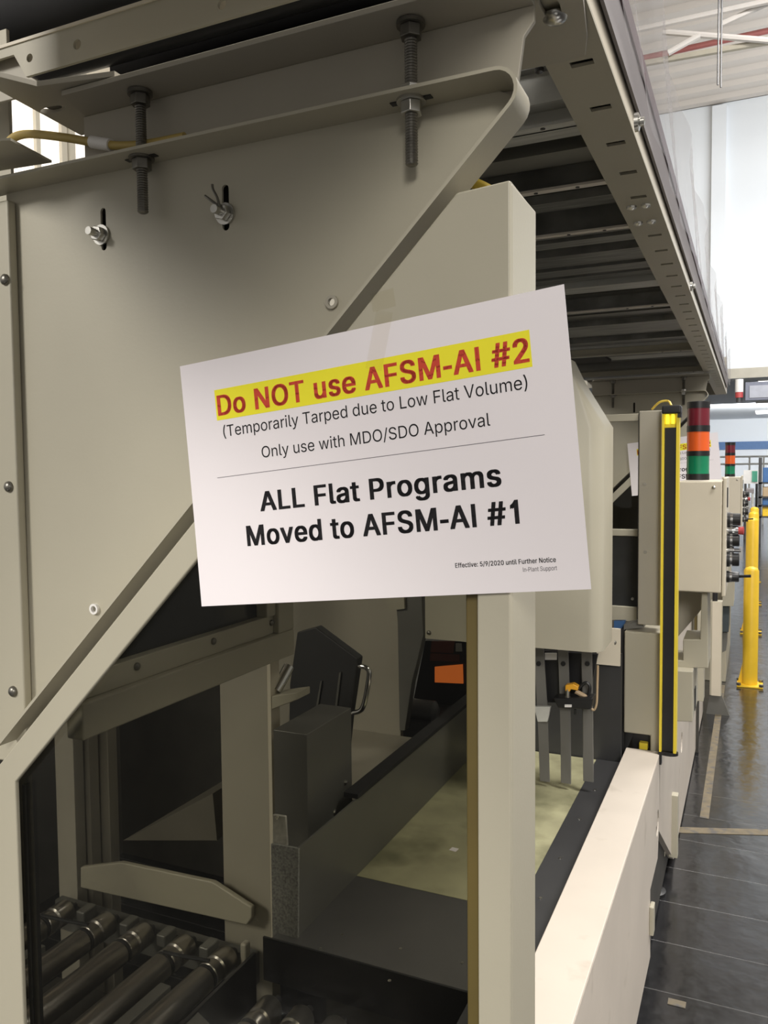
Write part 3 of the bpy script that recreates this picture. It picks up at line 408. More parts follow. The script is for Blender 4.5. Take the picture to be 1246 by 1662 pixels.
# floor tape
TAPEY = mat('worn_yellow_floor_tape', (0.16, 0.13, 0.08), 0.55, var=0.2, scale=20, dark=(0.09, 0.085, 0.08), dscale=25, dlo=0.5, dhi=0.65)
tag(MB().box(-0.194, -0.156, 3.86, 6.3, 0, 0.002).build('floor_tape', TAPEY), 'worn yellow tape strip on the floor running along the machine line', 'floor tape')
a, b = PZ(1100, 1352, 0), PZ(1246, 1356, 0)
tag(MB().prism([a, b+(b-a)*3, b+(b-a)*3+V(0, 0.06, 0), a+V(0, 0.06, 0)], (0, 0, 0.002)).build('floor_tape', TAPEY), 'worn tan tape line crossing the dark aisle floor', 'floor tape')
a = PZ(1083, 1630, 0)
tag(MB().box(a.x, a.x+0.05, a.y, a.y+0.03, 0, 0.002).build('floor_tape', TAPEY), 'short scrap of tan tape stuck on the near aisle floor', 'floor tape')
# roof trusses and hanging rods, distant
t = thing('roof_truss', 'white steel roof truss under the ribbed deck above the aisle', 'roof truss', PY(1160, 20, 13.0))
p0, p1 = PY(1068, 41, 13.0), PY(1246, 2, 13.0); d = (p1-p0).normalized()
MB().cyl(p0-d*3, p1+d*5, 0.045, 8).build('chord', TRUSSMAT, t)
for (a, b) in (((1076, 52), (1250, 66)), ((1084, 86), (1138, 56)), ((1170, 40), (1252, 2))):
    MB().cyl(PY(*a, 13.1), PY(*b, 13.1), 0.045, 8).build('web_member', TRUSSMAT, t)
a, b = PY(1086, 96, 13.2), PY(1246, 68, 13.2); d = (b-a).normalized()
MB().cyl(a-d*3, b+d*5, 0.05, 8).build('chord', BEIGE_GREY, t)
a, b = PY(1100, 82, 14.0), PY(1246, 50, 14.0); d = (b-a).normalized()
tag(MB().cyl(a-d*3, b+d*5, 0.045, 10).build('sprinkler_pipe', mat('dusty_red_paint', (0.30, 0.10, 0.09), 0.5)), 'red pipe running below the ribbed roof deck behind the truss', 'pipe')
for i, x in enumerate((1164.5, 1169.5)):
    a = PY(x, 138+i*4, 12.0)
    tag(MB().cyl(a, V(a.x, a.y, 9.7), 0.012, 8).build('hanger_rod', DARKSTEEL),
        ('thin dark hanger rod from the roof, the left one of the pair', 'thin dark hanger rod from the roof, the right one of the pair')[i], 'hanger rod', 'hanger rods from the roof')
# things under the rear bay
YQ = 19.4
xq0 = PY(1209, 640, YQ).x; zq0, zq1 = PY(1240, 649, YQ).z, PY(1240, 619, YQ).z
t = thing('display_board', 'hanging grey display board above the far aisle', 'display board', (xq0+0.8, YQ, zq0))
MB().box(xq0, xq0+1.6, YQ, YQ+0.15, zq0, zq1).build('frame', mat('slate_frame', (0.16, 0.17, 0.22), 0.4), t, bevel=0.01)
MB().box(PY(1216, 640, YQ).x, xq0+1.5, YQ-0.02, YQ, PY(1240, 645, YQ).z, PY(1240, 625, YQ).z).build('screen', mat('grey_screen', (0.36, 0.37, 0.42), 0.3), t)
MB().box(xq0+0.3, xq0+0.36, YQ+0.15, 19.7, zq1-0.1, zq1).build('wall_bracket', DARKSTEEL, t)
a = PY(1199, 653, YQ)
t = thing('hanging_beacon', 'small red and white beacon hanging beside the grey display board', 'beacon', a)
MB().cyl(a+V(0, 0, 0.10), a+V(0, 0, 0.22), 0.08, 14).build('lens', REDPAINT, t, smooth=True)
MB().cyl(a+V(0, 0, 0.22), a+V(0, 0, 0.50), 0.085, 14).build('housing', WHITEPLASTIC, t, smooth=True)
MB().cyl(a+V(0, 0, 0), a+V(0, 0, 0.10), 0.06, 14).build('base_cap', DARKSTEEL, t, smooth=True)
MB().box(a.x-0.02, a.x+0.02, a.y+0.08, 19.7, a.z+0.42, a.z+0.47).build('wall_bracket', DARKSTEEL, t)
LAMPW = mat('lit_lamp_diffuser', (0.9, 0.9, 0.9), 0.4, emit=(1, 1, 1), estr=3.0)
k = 0
for (x, y_, wd) in ((-0.15, 22.5, 0.5), (0.9, 24.0, 1.6), (0.9, 28, 1.6), (0.9, 32.5, 1.6), (0.9, 38, 1.6)):
    t = thing('ceiling_light', ('narrow lit ceiling light nearest beyond the white wall', 'first wide lit ceiling light in the rear bay', 'second wide lit ceiling light in the rear bay',
        'third wide lit ceiling light in the rear bay', 'farthest wide lit ceiling light in the rear bay')[k], 'ceiling light', (x, y_, 3.78), 'ceiling lights in the rear bay')
    MB().box(x-wd/2, x+wd/2, y_-0.3, y_+0.3, 3.82, 3.9).build('housing', WHITEPLASTIC, t)
    MB().box(x-wd/2+0.03, x+wd/2-0.03, y_-0.27, y_+0.27, 3.78, 3.82).build('diffuser', LAMPW, t); k += 1
# rear guard rail, shelving with cartons, poster board
t = thing('guard_rail', 'grey pipe guard rail across the far end of the aisle', 'guard rail', (0.5, 24, 0))
zt, zm = PY(1220, 741, 24).z, PY(1220, 753, 24).z
MB().cyl((-2, 24, zt), (4, 24, zt), 0.025, 8).build('rail', ALU, t)
MB().cyl((-2, 24, zm), (4, 24, zm), 0.025, 8).build('rail', ALU, t)
for px in (1183, 1216, 1239): MB().cyl((PY(px, 750, 24).x, 24, 0), (PY(px, 750, 24).x, 24, zt), 0.022, 8).build('post', ALU, t)
Ys = 18.0
xl = PY(1233, 800, Ys).x
t = thing('storage_rack', 'dark storage rack standing at the far right of the aisle', 'rack', (xl+0.6, Ys+0.3, 0))
for xx in (xl, xl+1.2):
    for yy in (Ys, Ys+0.6): MB().box(xx-0.03, xx+0.03, yy-0.03, yy+0.03, 0, 1.75).build('upright', DARKSTEEL, t)
SH = [PY(1240, 838, Ys).z, PY(1240, 820, Ys).z, PY(1240, 806, Ys).z, PY(1240, 783, Ys).z]
for z in SH: MB().box(xl-0.03, xl+1.23, Ys-0.03, Ys+0.63, z-0.03, z).build('shelf', DARKSTEEL, t)
ct = [(YELLOW, 0.2, 'yellow'), (BLUE, 0.14, 'blue'), (TAN, 0.24, 'brown'), (BLUE, 0.3, 'blue')]
for j, (mm, hh, nm) in enumerate(ct):
    tag(MB().box(xl+0.05, xl+0.62, Ys+0.02, Ys+0.5, SH[j]+0.001, SH[j]+min(hh, 0.19 if j < 3 else 0.3)).build('carton', mm, bevel=0.008),
        ('flat yellow carton on the lowest shelf of the far rack', 'blue carton on the second shelf of the far rack', 'brown carton on the third shelf of the far rack',
         'blue carton on top of the far rack')[j], 'carton', 'cartons on the far rack')
xa, xb = PY(1206, 790, 19).x, PY(1231, 790, 19).x
t = thing('notice_board', 'white and green notice board standing beyond the bollards', 'notice board', ((xa+xb)/2, 19.05, 0))
zb, zt = PY(1220, 785, 19).z, PY(1220, 763, 19).z
MB().box(xa, xb, 19.0, 19.05, zb, zt).build('panel', WHITEPLASTIC, t)
MB().box(xa+(xb-xa)*0.55, xb-0.03, 18.985, 19.0, zb+0.04, zt-0.02).build('poster', mat('green_print', (0.10, 0.42, 0.28), 0.5), t)
for xx in (xa+0.04, xb-0.04): MB().box(xx-0.025, xx+0.025, 19.0, 19.05, 0, zb).build('leg', DARKSTEEL, t)
t = thing('parts_cart', 'grey cart with two shelves parked beyond the bollards', 'cart', ((xa+xb)/2-0.02, 15.4, 0))
for zz in (PY(1215, 800, 15).z, PY(1215, 835, 15).z, 0.4):
    MB().box(xa+0.08, xb-0.1, 15, 15.9, zz, zz+0.06).build('shelf', GREYSHADE, t)
for xx in (xa+0.1, xb-0.12):
    for yy in (15.03, 15.87): MB().cyl((xx, yy, 0), (xx, yy, PY(1215, 798, 15).z), 0.018, 8).build('post', ALU, t)

# ================================================================== NEAR MACHINE: GUARD FRAME
YF = 0.735
def circ(c, r, axis, n=14):
    c = Vector(c); out = []
    for i in range(n):
        t_ = 2*PI*i/n
        out.append(c+(V(r*math.cos(t_), 0, r*math.sin(t_)) if axis == 'y' else V(r*math.cos(t_), r*math.sin(t_), 0) if axis == 'z' else V(0, r*math.cos(t_), r*math.sin(t_))))
    return out
ZB = 0.42
gf = thing('machine_guard', 'beige guard frame with diagonal bar and deep right post, holding the near paper sign', 'guard frame', (-0.5, YF, ZB))
outer = [(-0.96, YF, ZB), (-0.96, YF, 1.149), (-0.257, YF, 1.859), (-0.205, YF, 1.863), (-0.205, YF, ZB), (-0.238, YF, ZB), (-0.238, YF, 1.575),
         (-0.492, YF, 1.575), (-0.864, YF, 1.198), (-0.864, YF, ZB)]
g = MB().prism(outer, (0, 0.007, 0)).build('front_sheet', BEIGE, gf, bevel=0.0022)
MB().prism([(-0.238, YF+0.007, ZB), (-0.238, YF+0.02, ZB), (-0.212, YF+0.02, ZB), (-0.212, 0.832, ZB), (-0.2045, 0.832, ZB), (-0.2045, YF+0.004, ZB), (-0.21, YF+0.0035, ZB), (-0.236, YF+0.0035, ZB)],
           (0, 0, 1.862-ZB)).build('post_return', BEIGE, gf, bevel=0.003)
MB().prism([(-0.257, YF+0.006, 1.857), (-0.257, YF+0.05, 1.857), (-0.212, 0.832, 1.857), (-0.206, 0.832, 1.857), (-0.206, YF+0.006, 1.8595)], (0, 0, 0.004)).build('top_return', BEIGE, gf)
MB().prism([(-0.96, YF+0.007, 1.149), (-0.257, YF+0.007, 1.859), (-0.2505, YF+0.007, 1.8525), (-0.9535, YF+0.007, 1.1425)], (0, 0.02, 0)).build('diagonal_return', BEIGE, gf)
MB().box(-0.252, -0.238, YF+0.008, YF+0.03, ZB, 1.575).build('edge_seal', OLIVE, gf, bevel=0.002)
MB().prism([(-0.87, YF+0.009, ZB), (-0.87, YF+0.009, 1.205), (-0.50, YF+0.009, 1.582), (-0.246, YF+0.009, 1.582), (-0.246, YF+0.009, ZB)], (0, 0.005, 0)).build('pane', PANE, gf)
MB().box(-0.866, -0.861, YF+0.012, YF+0.03, ZB, 1.19).build('edge_seal', BLACKSOFT, gf)

# ---- upper mounting panel: a shallow sheet-metal pan
YP, YN = 0.788, 0.745
pp = thing('conveyor_support', 'large beige triangular sheet panel with folded rim above the near paper sign', 'panel', (-0.55, YP, 1.2))
ct = PY(872, 140, YP); top = 1.972
cX = ct.x; dz = cX-ct.z                      # 45 degree edge: X - Z = dz
lx = -0.905; bx = lx
holes = []
def slot(px, py, wd, h, Y, lean=0.0, n=8):
    c = PY(px, py, Y); o_ = []
    for i in range(n+1):
        a_ = PI*i/n; o_.append(c+V(wd/2*math.cos(a_), 0, h/2-wd/2+wd/2*math.sin(a_)))
    for i in range(n+1):
        a_ = PI+PI*i/n; o_.append(c+V(wd/2*math.cos(a_)-lean, 0, -h/2+wd/2+wd/2*math.sin(a_)))
    return o_
holes = [slot(168, 372, 0.0085, 0.052, YP), slot(366, 337, 0.0095, 0.052, YP), circ(PY(540, 491, YP), 0.0055, 'y'), circ(PY(155, 988, YP), 0.004, 'y')]
OFF = (cX-0.030+0.022*math.cos(PI/4))-(top-0.022-0.022*math.sin(PI/4))-0.002
MB().prism([(lx, YP, top-0.002), (cX-0.040, YP, top-0.002), (cX-0.021, YP, top-0.012), (cX-0.022, YP, cX-0.022-OFF), (bx, YP, bx-OFF)], (0, 0.003, 0), holes=holes).build('sheet', BEIGE, pp)
MB().box(lx, -0.45, YP+0.02, YP+0.022, 1.82, top-0.012).build('slot_dark_backing', DARKROOM, pp)  # added dark sheet so the slots look shaded behind
r = 0.02; prof = [(lx-0.1, top)]
n_ = 8
cc = (cX-0.045, top-0.0)                      # rounded corner between top and diagonal
a0, a1 = PI/2, -PI/4
ccx, ccz = cX-0.030, top-0.022
for i in range(n_+1):
    t_ = a0+(a1-a0)*i/n_; prof.append((ccx+0.022*math.cos(t_), ccz+0.022*math.sin(t_)))
off = (prof[-1][0]-prof[-1][1])
prof.append((bx-0.0, bx-off))
inner = []
for i, (x, z) in enumerate(prof):
    pa = prof[max(i-1, 0)]; pb = prof[min(i+1, len(prof)-1)]
    tx, tz = pb[0]-pa[0], pb[1]-pa[1]; l_ = math.hypot(tx, tz); inner.append((x+tz/l_*0.0035, z-tx/l_*0.0035))
poly = [(x, YN, z) for x, z in prof]+[(x, YN, z) for x, z in reversed(inner)]
rm = MB().prism(poly, (0, YP-YN+0.003, 0)).build('rim', BEIGE, pp, smooth=True)
for px, py in ((540, 491), (155, 988)):
    c = PY(px, py, YP); MB().prism([p for p in circ(c, 0.0075 if px > 300 else 0.007, 'y', 16)], (0, -0.004, 0), holes=[circ(c, 0.0042, 'y', 16)]).build('threaded_insert', BEIGE_GREY if px > 300 else WHITEPLASTIC, pp, smooth=True)

# ---- left mounting strip with button screws
ls = thing('mounting_strip', 'narrow vertical beige strip with round screws at the left edge of the panel', 'strip', (-0.95, 0.78, 1.21))
xr = PY(25, 700, 0.774).x
MB().prism([(xr-0.13, 0.774, 1.20), (xr-0.13, 0.774, 1.955), (xr, 0.774, 1.955), (xr, 0.774, 1.225), (xr-0.004, 0.774, 1.205)], (0, 0.0135, 0)).build('plate', BEIGE, ls, bevel=0.003)
for px, py in ((9, 454), (15, 790), (22, 1122)):
    c = PY(px, py, 0.774); MB().lathe(c, (0, -1, 0), [(0, 0.0075), (0.0025, 0.0072), (0.005, 0.0045), (0.0058, 0.001)], 16).build('button_screw', ZINCDARK, ls, smooth=True)
# ---- side post to the far left (the strip is fixed on it)
xg = PY(15, 200, 0.87).x
tag(MB().box(-1.2, xg, 0.87, 0.876, 1.9, 2.24).build('corner_post', BEIGE, bevel=0.001), 'tall beige corner sheet at the left edge beside the cable gap', 'sheet')
tag(MB().prism([PZ(-80, 232, 1.99), PZ(17, 228, 1.99), PZ(84, 264, 1.99), PZ(-80, 290, 1.99)], (0, 0, 0.003)).build('gap_plate', BEIGE), 'small flat beige plate under the yellow cable in the gap', 'plate')

# ---- studs in the slots
for (px, py, lab) in ((162, 381, 'shiny stud and nut in the left slot of the big beige panel'), (363, 347, 'shiny stud and nut with a bent cotter wire in the right slot of the panel')):
    c = PY(px+4, py+1, YP)
    t = thing('slot_bolt', lab, 'bolt', c, 'slot bolts in the panel')
    MB().cyl(c+V(0, 0.02, 0), c+V(0, -0.024, 0), 0.0048, 14).build('stud', ZINC, t, smooth=True)
    MB().cyl(c+V(0, -0.001, 0), c+V(0, -0.0035, 0), 0.0125, 18).build('washer', ZINC, t, smooth=True)
    MB().hexa(c+V(0, -0.0035, 0), c+V(0, -0.0125, 0), 0.0095).build('nut', ZINC, t, bevel=0.001)
    if px > 300:
        MB().tube([c+V(0.002, -0.014, 0), c+V(-0.001, -0.015, 0.014), c+V(-0.006, -0.016, 0.024), c+V(-0.007, -0.016, 0.030)], 0.0016, 8).build('cotter_wire', ZINCDARK, t, smooth=True)
        MB().tube([c+V(0.002, -0.014, 0.004), c+V(-0.008, -0.018, 0.012), c+V(-0.016, -0.018, 0.018)], 0.0015, 8).build('cotter_wire', ZINCDARK, t, smooth=True)

# ---- upper bracket angle and rods
ZA = 2.045
ub = thing('bracket_angle', 'long beige angle bracket crossing above the near panel, rods bolted through', 'bracket', (-0.5, 0.77, 1.975))
xw = PY(134, 205, 0.79).x
xe = PY(866, 40, 0.79).x
def slotz(px, py, lx_, ly_, Z):
    c = PZ(px, py, Z); return [c+V(lx_*math.cos(2*PI*i/14), ly_*math.sin(2*PI*i/14), 0) for i in range(14)]
MB().prism([(xw+0.02, 0.737, ZA), (xe+0.0, 0.737, ZA), (xe, 0.797, ZA), (xw, 0.797, ZA)], (0, 0, 0.006)).build('top_leg', BEIGE_GREY, ub, bevel=0.001)
MB().prism([(xw, 0.788+0.004, ZA), (xe, 0.792, ZA), (xe, 0.792, 2.03), (xe-0.01, 0.792, 2.018), (xe-0.02, 0.792, 1.95), (xw, 0.792, 1.95)], (0, 0.006, 0)).build('web', BEIGE_GREY, ub, bevel=0.001)
# end plates (flat, seen from below)
PLZ = ZA+0.007
p = [PZ(953, 60, PLZ), PZ(950, 90, PLZ), PZ(910, 103, PLZ)]
ep = thing('end_plate', 'flat beige plate with a domed bolt joining bracket to overhead side rail', 'plate', (-0.2, 0.82, PLZ))
rc = PZ(893, 12, PLZ)
sl_ = [V(rc.x+0.009*math.cos(2*PI*i/16), rc.y+0.028*math.sin(2*PI*i/16), PLZ) for i in range(16)]
MB().prism([(-0.32, 0.74, PLZ), (-0.145, 0.74, PLZ), (p[0].x, p[0].y, PLZ), (p[1].x, p[1].y, PLZ), (p[2].x, p[2].y, PLZ), (-0.32, p[2].y-0.01, PLZ)], (0, 0, 0.006), holes=[sl_]).build('sheet', BEIGE_GREY, ep, bevel=0.001)
c = PZ(901, 32, PLZ-0.001)
MB().lathe(c+V(0, 0, 0.004), (0, 0, -1), [(0, 0.013), (0.003, 0.0125), (0.007, 0.008), (0.0085, 0.001)], 18).build('domed_bolt', ZINC, ep, smooth=True)
MB().lathe(PZ(875, 112, ZA+0.02), (0, 0, -1), [(0, 0.006), (0.004, 0.005), (0.006, 0.001)], 12).build('rivet', DARKSTEEL, ep, smooth=True)
a = PZ(0, 148, PLZ); b = PZ(132, 220, PLZ)
el = thing('end_plate', 'flat beige plate with a slot at the left end of the bracket, above the cable', 'plate', (b.x, 0.85, PLZ))
sc_ = PZ(86, 178, PLZ)
sl_ = [V(sc_.x+0.020*math.cos(2*PI*i/16), sc_.y+0.008*math.sin(2*PI*i/16), PLZ) for i in range(16)]
yb = min(b.y, 0.9)
MB().prism([PZ(-20, 120, PLZ), PZ(60, 140, PLZ), V(xw+0.10, 0.739, PLZ), V(xw+0.10, yb, PLZ), V(b.x, yb, PLZ), PZ(0, 148, PLZ)], (0, 0, 0.006), holes=[sl_]).build('sheet', BEIGE_GREY, el, bevel=0.001)
MB().lathe(V(sc_.x, sc_.y, PLZ+0.012), (0, 0, -1), [(0, 0.011), (0.008, 0.0105), (0.0085, 0.001)], 14).build('bolt', ZINCDARK, el, smooth=True)
YR = 0.768
for i, (px, pt, pb, lab) in enumerate(((232, 150, 345, 'long dark threaded rod hanging through the panel rim, left of the two'), (668, 40, 268, 'long threaded rod with a bright nut hanging through the panel rim, right of the two'))):
    top_ = ZA-0.001; c = PY(px, pb, YR); x = c.x
    t = thing('threaded_rod', lab, 'threaded rod', (x, YR, c.z), 'threaded rods between bracket and panel')
    prof = []; z = 0.0; L_ = top_-0.004-c.z
    while z < L_:
        prof += [(z, 0.0058), (z+0.0014, 0.0066)]; z += 0.0028
    prof = [(-0.001, 0.004)]+prof
    MB().lathe((x, YR, c.z), (0, 0, 1), prof, 14).build('rod', ZINCDARK, t, smooth=False)
    MB().hexa((x, YR, top_-0.004), (x, YR, top_-0.016), 0.0115).build('head', ZINCDARK, t, bevel=0.001)
    MB().cyl((x, YR, top_), (x, YR, top_-0.004), 0.0145, 18).build('washer', ZINCDARK, t, smooth=True)
    nm = ZINC if i else ZINCDARK
    MB().cyl((x, YR, top-0.0036), (x, YR, top-0.006), 0.015, 18).build('washer', nm, t, smooth=True)
    MB().hexa((x, YR, top-0.006), (x, YR, top-0.018), 0.0115).build('nut', nm, t, bevel=0.001)
    MB().box(x-0.022, x+0.022, YR-0.004, YR+0.004, top-0.0045, top-0.0036).build('slot_mark', BLACK, t)
    if i: MB().hexa((x, YR, top+0.001), (x, YR, top+0.010), 0.0115).build('nut', nm, t, bevel=0.001)

# ---- conveyor side channel above the bracket, dark drive parts
YC = 0.80
a, b = PY(0, 78, YC), PY(500, 0, YC); zc1 = (PY(0, 78, YC).z+PY(265, 0, YC).z)/2; zc0 = (PY(42, 118, YC).z+b.z)/2
sc = thing('side_channel', 'beige perforated side channel above the angle bracket, under the dark drive roller', 'channel', (-0.5, YC, zc0))
xl_ = PY(22, 82, YC).x; xs_ = PY(42, 118, YC).x
hl = [circ(PY(125, 72, YC), 0.0065, 'y'), circ(PY(48, 94, YC), 0.0055, 'y'), circ(PY(360, 7, YC), 0.006, 'y')]
MB().prism([(-1.05, YC, zc1), (-1.05, YC, zc1-0.012), (xl_, YC, zc1-0.012), (xl_, YC, zc1-0.012), (xs_, YC, zc0), (-0.23, YC, zc0), (-0.23, YC, zc1)], (0, 0.004, 0), holes=hl).build('web', BEIGE, sc)
MB().prism([(-1.05, YC-0.002, zc1), (-0.23, YC-0.002, zc1), (-0.23, YC+0.05, zc1), (-1.05, YC+0.05, zc1)], (0, 0, 0.004)).build('flange', CREAM, sc)
tag(MB().prism([(-1.05, 0.815, zc1-0.012), PY(24, 84, 0.815), PY(48, 124, 0.815), PY(90, 146, 0.815), PY(60, 150, 0.815), V(-1.05, 0.815, PY(60, 148, 0.815).z)], (0, 0.004, 0)).build('gusset_plate', BEIGE_GREY, bevel=0.001), 'small sloping beige gusset behind the left end of the channel', 'plate')
for (yy, zz, rr, lab) in ((0.93, 2.31, 0.055, 'dark rubber drive roller at the top left, behind the perforated channel'), (1.02, 2.275, 0.03, 'thin dark roller seen between channel and angle bracket')):
    tag(MB().lathe((-1.1, yy, zz), (1, 0, 0), [(0, rr*0.7), (0.02, rr), (0.84, rr), (0.86, rr*0.7)], 28).build('drive_roller', BLACKSOFT if rr > 0.04 else DARKSTEEL, smooth=True), lab, 'roller')
tag(MB().box(-0.99, -0.24, 1.08, 1.09, 2.16, 2.45).build('drive_cover', BLACK), 'black sheet cover behind the drive rollers', 'cover')
tag(MB().box(-1.1, -0.24, 0.86, 1.5, 2.46, 2.47).build('drive_cover', DARKSTEEL), 'dark sheet cover over the drive rollers at the top', 'cover')
for px, lab in ((215, 'small dark bearing block under the channel, left one'), (262, 'small dark bearing block under the channel, right one')):
    c = PY(px, 100, 0.90)
    tag(MB().box(c.x-0.018, c.x+0.018, 0.88, 0.93, 2.055, 2.135).build('bearing_block', DARKSTEEL, bevel=0.004), lab, 'bearing', 'bearing blocks under the channel')

# ---- yellow cable with white ferrule through the gap
Yc = 0.776
pts = [PY(*p, Yc) for p in ((5, 250), (17, 228), (34, 219), (60, 218), (110, 224), (150, 231), (185, 236), (215, 236), (250, 232), (300, 222))]
t = thing('sensor_cable', 'tan yellow cable with a white sleeve looping behind the panel rim', 'cable', pts[0])
MB().tube(pts, 0.0052, 10).build('jacket', CABLE, t, smooth=True)
MB().cyl(PY(149, 230.5, Yc), PY(180, 235.5, Yc), 0.0075, 14).build('sleeve', WHITEPLASTIC, t, smooth=True)
tag(MB().tube([PY(748, 285, 0.86), PY(765, 295, 0.86), PY(788, 306, 0.86), PY(810, 320, 0.87), PY(830, 345, 0.88), PY(838, 420, 0.885), PY(838, 900, 0.885), V(-0.225, 0.885, 0.851)], 0.006, 10).build('sensor_cable', CABLEBRIGHT, smooth=True), 'bright yellow cable peeking out between the diagonal rim and the post top', 'cable')

# ================================================================== OVERHEAD CONVEYOR
oc = thing('overhead_conveyor', 'long overhead conveyor with ribbed grey underside running away above the machine', 'conveyor', (-0.6, 3.2, 2.06))
ZR = 2.06; X0, X1 = -0.222, -0.155; YE = 5.7
hl = []
y = 0.958
ys = []
while y < 5.2:
    if not (1.53 < y < 1.68): ys.append(y)
    y += 0.1265
rl = MB().box(X0, -0.196, 0.80, YE, ZR, ZR+0.004).box(-0.170, X1, 0.80, YE, ZR, ZR+0.004)
yprev = 0.80
for yy in ys+[YE+0.007]:
    rl.box(-0.196, -0.170, yprev, yy-0.007, ZR, ZR+0.004); yprev = yy+0.007
rl.build('side_rail', BEIGE, oc)
MB().box(X1-0.004, X1, 0.80, YE, ZR+0.004, ZR+0.06).build('rail_face', CREAM, oc)
MB().box(X0, X0+0.004, 0.80, YE, ZR+0.004, ZR+0.12).build('rail_inner_face', BEIGE_GREY, oc)
MB().box(X0, X1-0.004, 0.80, YE, ZR+0.10, ZR+0.104).build('rail_top', DARKSTEEL, oc)
for px, py in ((1036, 334), (1046, 360)):
    c = PZ(px, py, ZR)
    for dx in (-0.012, 0.012): MB().lathe(c+V(dx, 0, 0), (0, 0, -1), [(0, 0.009), (0.003, 0.0085), (0.006, 0.004), (0.0065, 0.001)], 14).build('rail_bolt', ZINC, oc, smooth=True)
XL = -0.90
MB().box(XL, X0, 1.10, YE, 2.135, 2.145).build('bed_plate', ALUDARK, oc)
# cross members under the bed
def cross(y, w_, z, m_, nm='cross_bar'):
    return MB().box(XL, X0-0.002, y, y+w_, z, 2.135).build(nm, m_, oc)
y = 1.115
while y < 5.2:
    wd_ = random.uniform(0.045, 0.11)*(1 if y < 2.6 else 1.5)
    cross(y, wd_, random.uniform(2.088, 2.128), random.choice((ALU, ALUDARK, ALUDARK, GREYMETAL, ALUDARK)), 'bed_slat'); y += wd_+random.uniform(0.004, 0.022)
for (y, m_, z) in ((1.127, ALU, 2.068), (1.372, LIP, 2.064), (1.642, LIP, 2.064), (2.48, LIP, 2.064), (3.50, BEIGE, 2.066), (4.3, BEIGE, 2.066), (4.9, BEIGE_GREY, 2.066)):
    cb = MB().box(XL, X0-0.002, y, y+0.02, z, z+0.004).build('cross_bar', m_, oc)
    MB().box(XL, X0-0.002, y+0.016, y+0.02, z, 2.135).build('cross_bar_web', ALUDARK if m_ is LIP else m_, cb)
    for x in (-0.27, -0.34): MB().cyl((x, y+0.008, z), (x, y+0.008, z-0.001), 0.0035, 10).build('bar_hole', BLACK, cb)
MB().prism([(-0.95, 3.55, 2.10), (-0.62, 3.55, 2.10), (-0.62, 4.0, 2.10), (-0.95, 4.0, 2.10)], (0, 0, 0.03)).build('belt_drive', BLACKSOFT, oc)
MB().box(XL, X1, YE, YE+0.01, ZR, 2.3).build('end_sheet', BEIGE_GREY, oc)
MB().box(-0.95, -0.155, -2.2, 0.60, 2.09, 2.45).build('near_bed', ALUDARK, oc)
# grey side guard with maroon lower trim
sg = thing('conveyor_side_guard', 'smooth grey plastic guard along the right side of the overhead conveyor', 'guard', (-0.15, 3.0, ZR+0.03))
MB().box(-0.152, -0.148, -1.5, 5.6, ZR+0.028, ZR+0.115).build('strip', GREYSHADE, sg)
for (y0, y1) in ((-1.5, 1.75), (1.76, 3.1), (3.11, 5.6)):
    MB().box(-0.149, -0.1455, y0, y1, ZR+0.085, ZR+0.112).build('edge_trim', MAROON, sg, bevel=0.001)
for px, py in ((1030, 199), (1120, 465)):
    c = PX(px, py, -0.148); MB().lathe(c, (1, 0, 0), [(0, 0.012), (0.005, 0.0115), (0.007, 0.006), (0.012, 0.0055), (0.013, 0.001)], 16).build('bolt', ZINC, sg, smooth=True)
# clear plastic tarp over the side
bm = MB(); ny, nz = 160, 14
grid = []
for i in range(ny+1):
    y = -1.4+(5.75+1.4)*i/ny; row = []
    for j in range(nz+1):
        s_ = j/nz
        top_h = ZR+0.272+0.012*math.sin(y*5.1)+0.008*math.sin(y*13.7+1)
        z = ZR+0.055+0.012*math.sin(y*3.3)+(top_h-(ZR+0.055))*s_
        x = -0.139+0.006*math.sin(y*9+s_*3)*(0.3+s_)+0.004*math.sin(y*23+s_*7)-0.004*s_
        row.append(bm.bm.verts.new((x, y, z)))
    grid.append(row)
for i in range(ny):
    for j in range(nz): bm.bm.faces.new((grid[i][j], grid[i+1][j], grid[i+1][j+1], grid[i][j+1]))
o = bm.build('clear_tarp', TARP)
for p_ in o.data.polygons: p_.use_smooth = True
tag(o, 'clear wrinkled plastic tarp draped along the side of the overhead conveyor', 'tarp')

# ================================================================== LOWER RIGHT RAIL
XR = -0.212
sr = thing('side_beam', 'broad pale beige beam with a bright flat top beside the belt', 'beam', (-0.26, 1.5, 0.56))
zt_ = 0.84
pf = [PX(1071, 1223, XR), PX(1072, 1309, XR), PX(1067, 1393, XR), PX(1055, 1444, XR), PX(1055, 1553, XR)]
ye = pf[0].y; zt_ = pf[0].z; zbot = pf[4].z
side = [V(XR, 0.835, zt_), V(XR, ye, zt_), V(XR, ye, pf[1].z), V(XR, pf[2].y, pf[2].z), V(XR, pf[3].y, pf[3].z), V(XR, pf[4].y, zbot), V(XR, 0.835, zbot)]
xin = PZ(1015, 1218, zt_).x
hole = circ(PX(1067, 1336, XR), 0.034, 'x', 20)
MB().prism([p+V(-0.0, 0, 0) for p in side], (-0.004, 0, 0), holes=[hole]).build('side_sheet', BEIGE_WORN, sr)
MB().prism([V(xin, 0.835, zt_), V(XR, 0.835, zt_), V(XR, ye, zt_), V(xin, ye, zt_)], (0, 0, 0.005)).build('top_sheet', BEIGE_WORN, sr, bevel=0.002)
MB().box(xin, xin+0.004, 0.835, ye, 0.60, zt_).build('inner_sheet', BEIGE_WORN, sr)
MB().box(xin, XR, ye-0.004, ye, pf[1].z, zt_).build('end_sheet', BEIGE_WORN, sr)
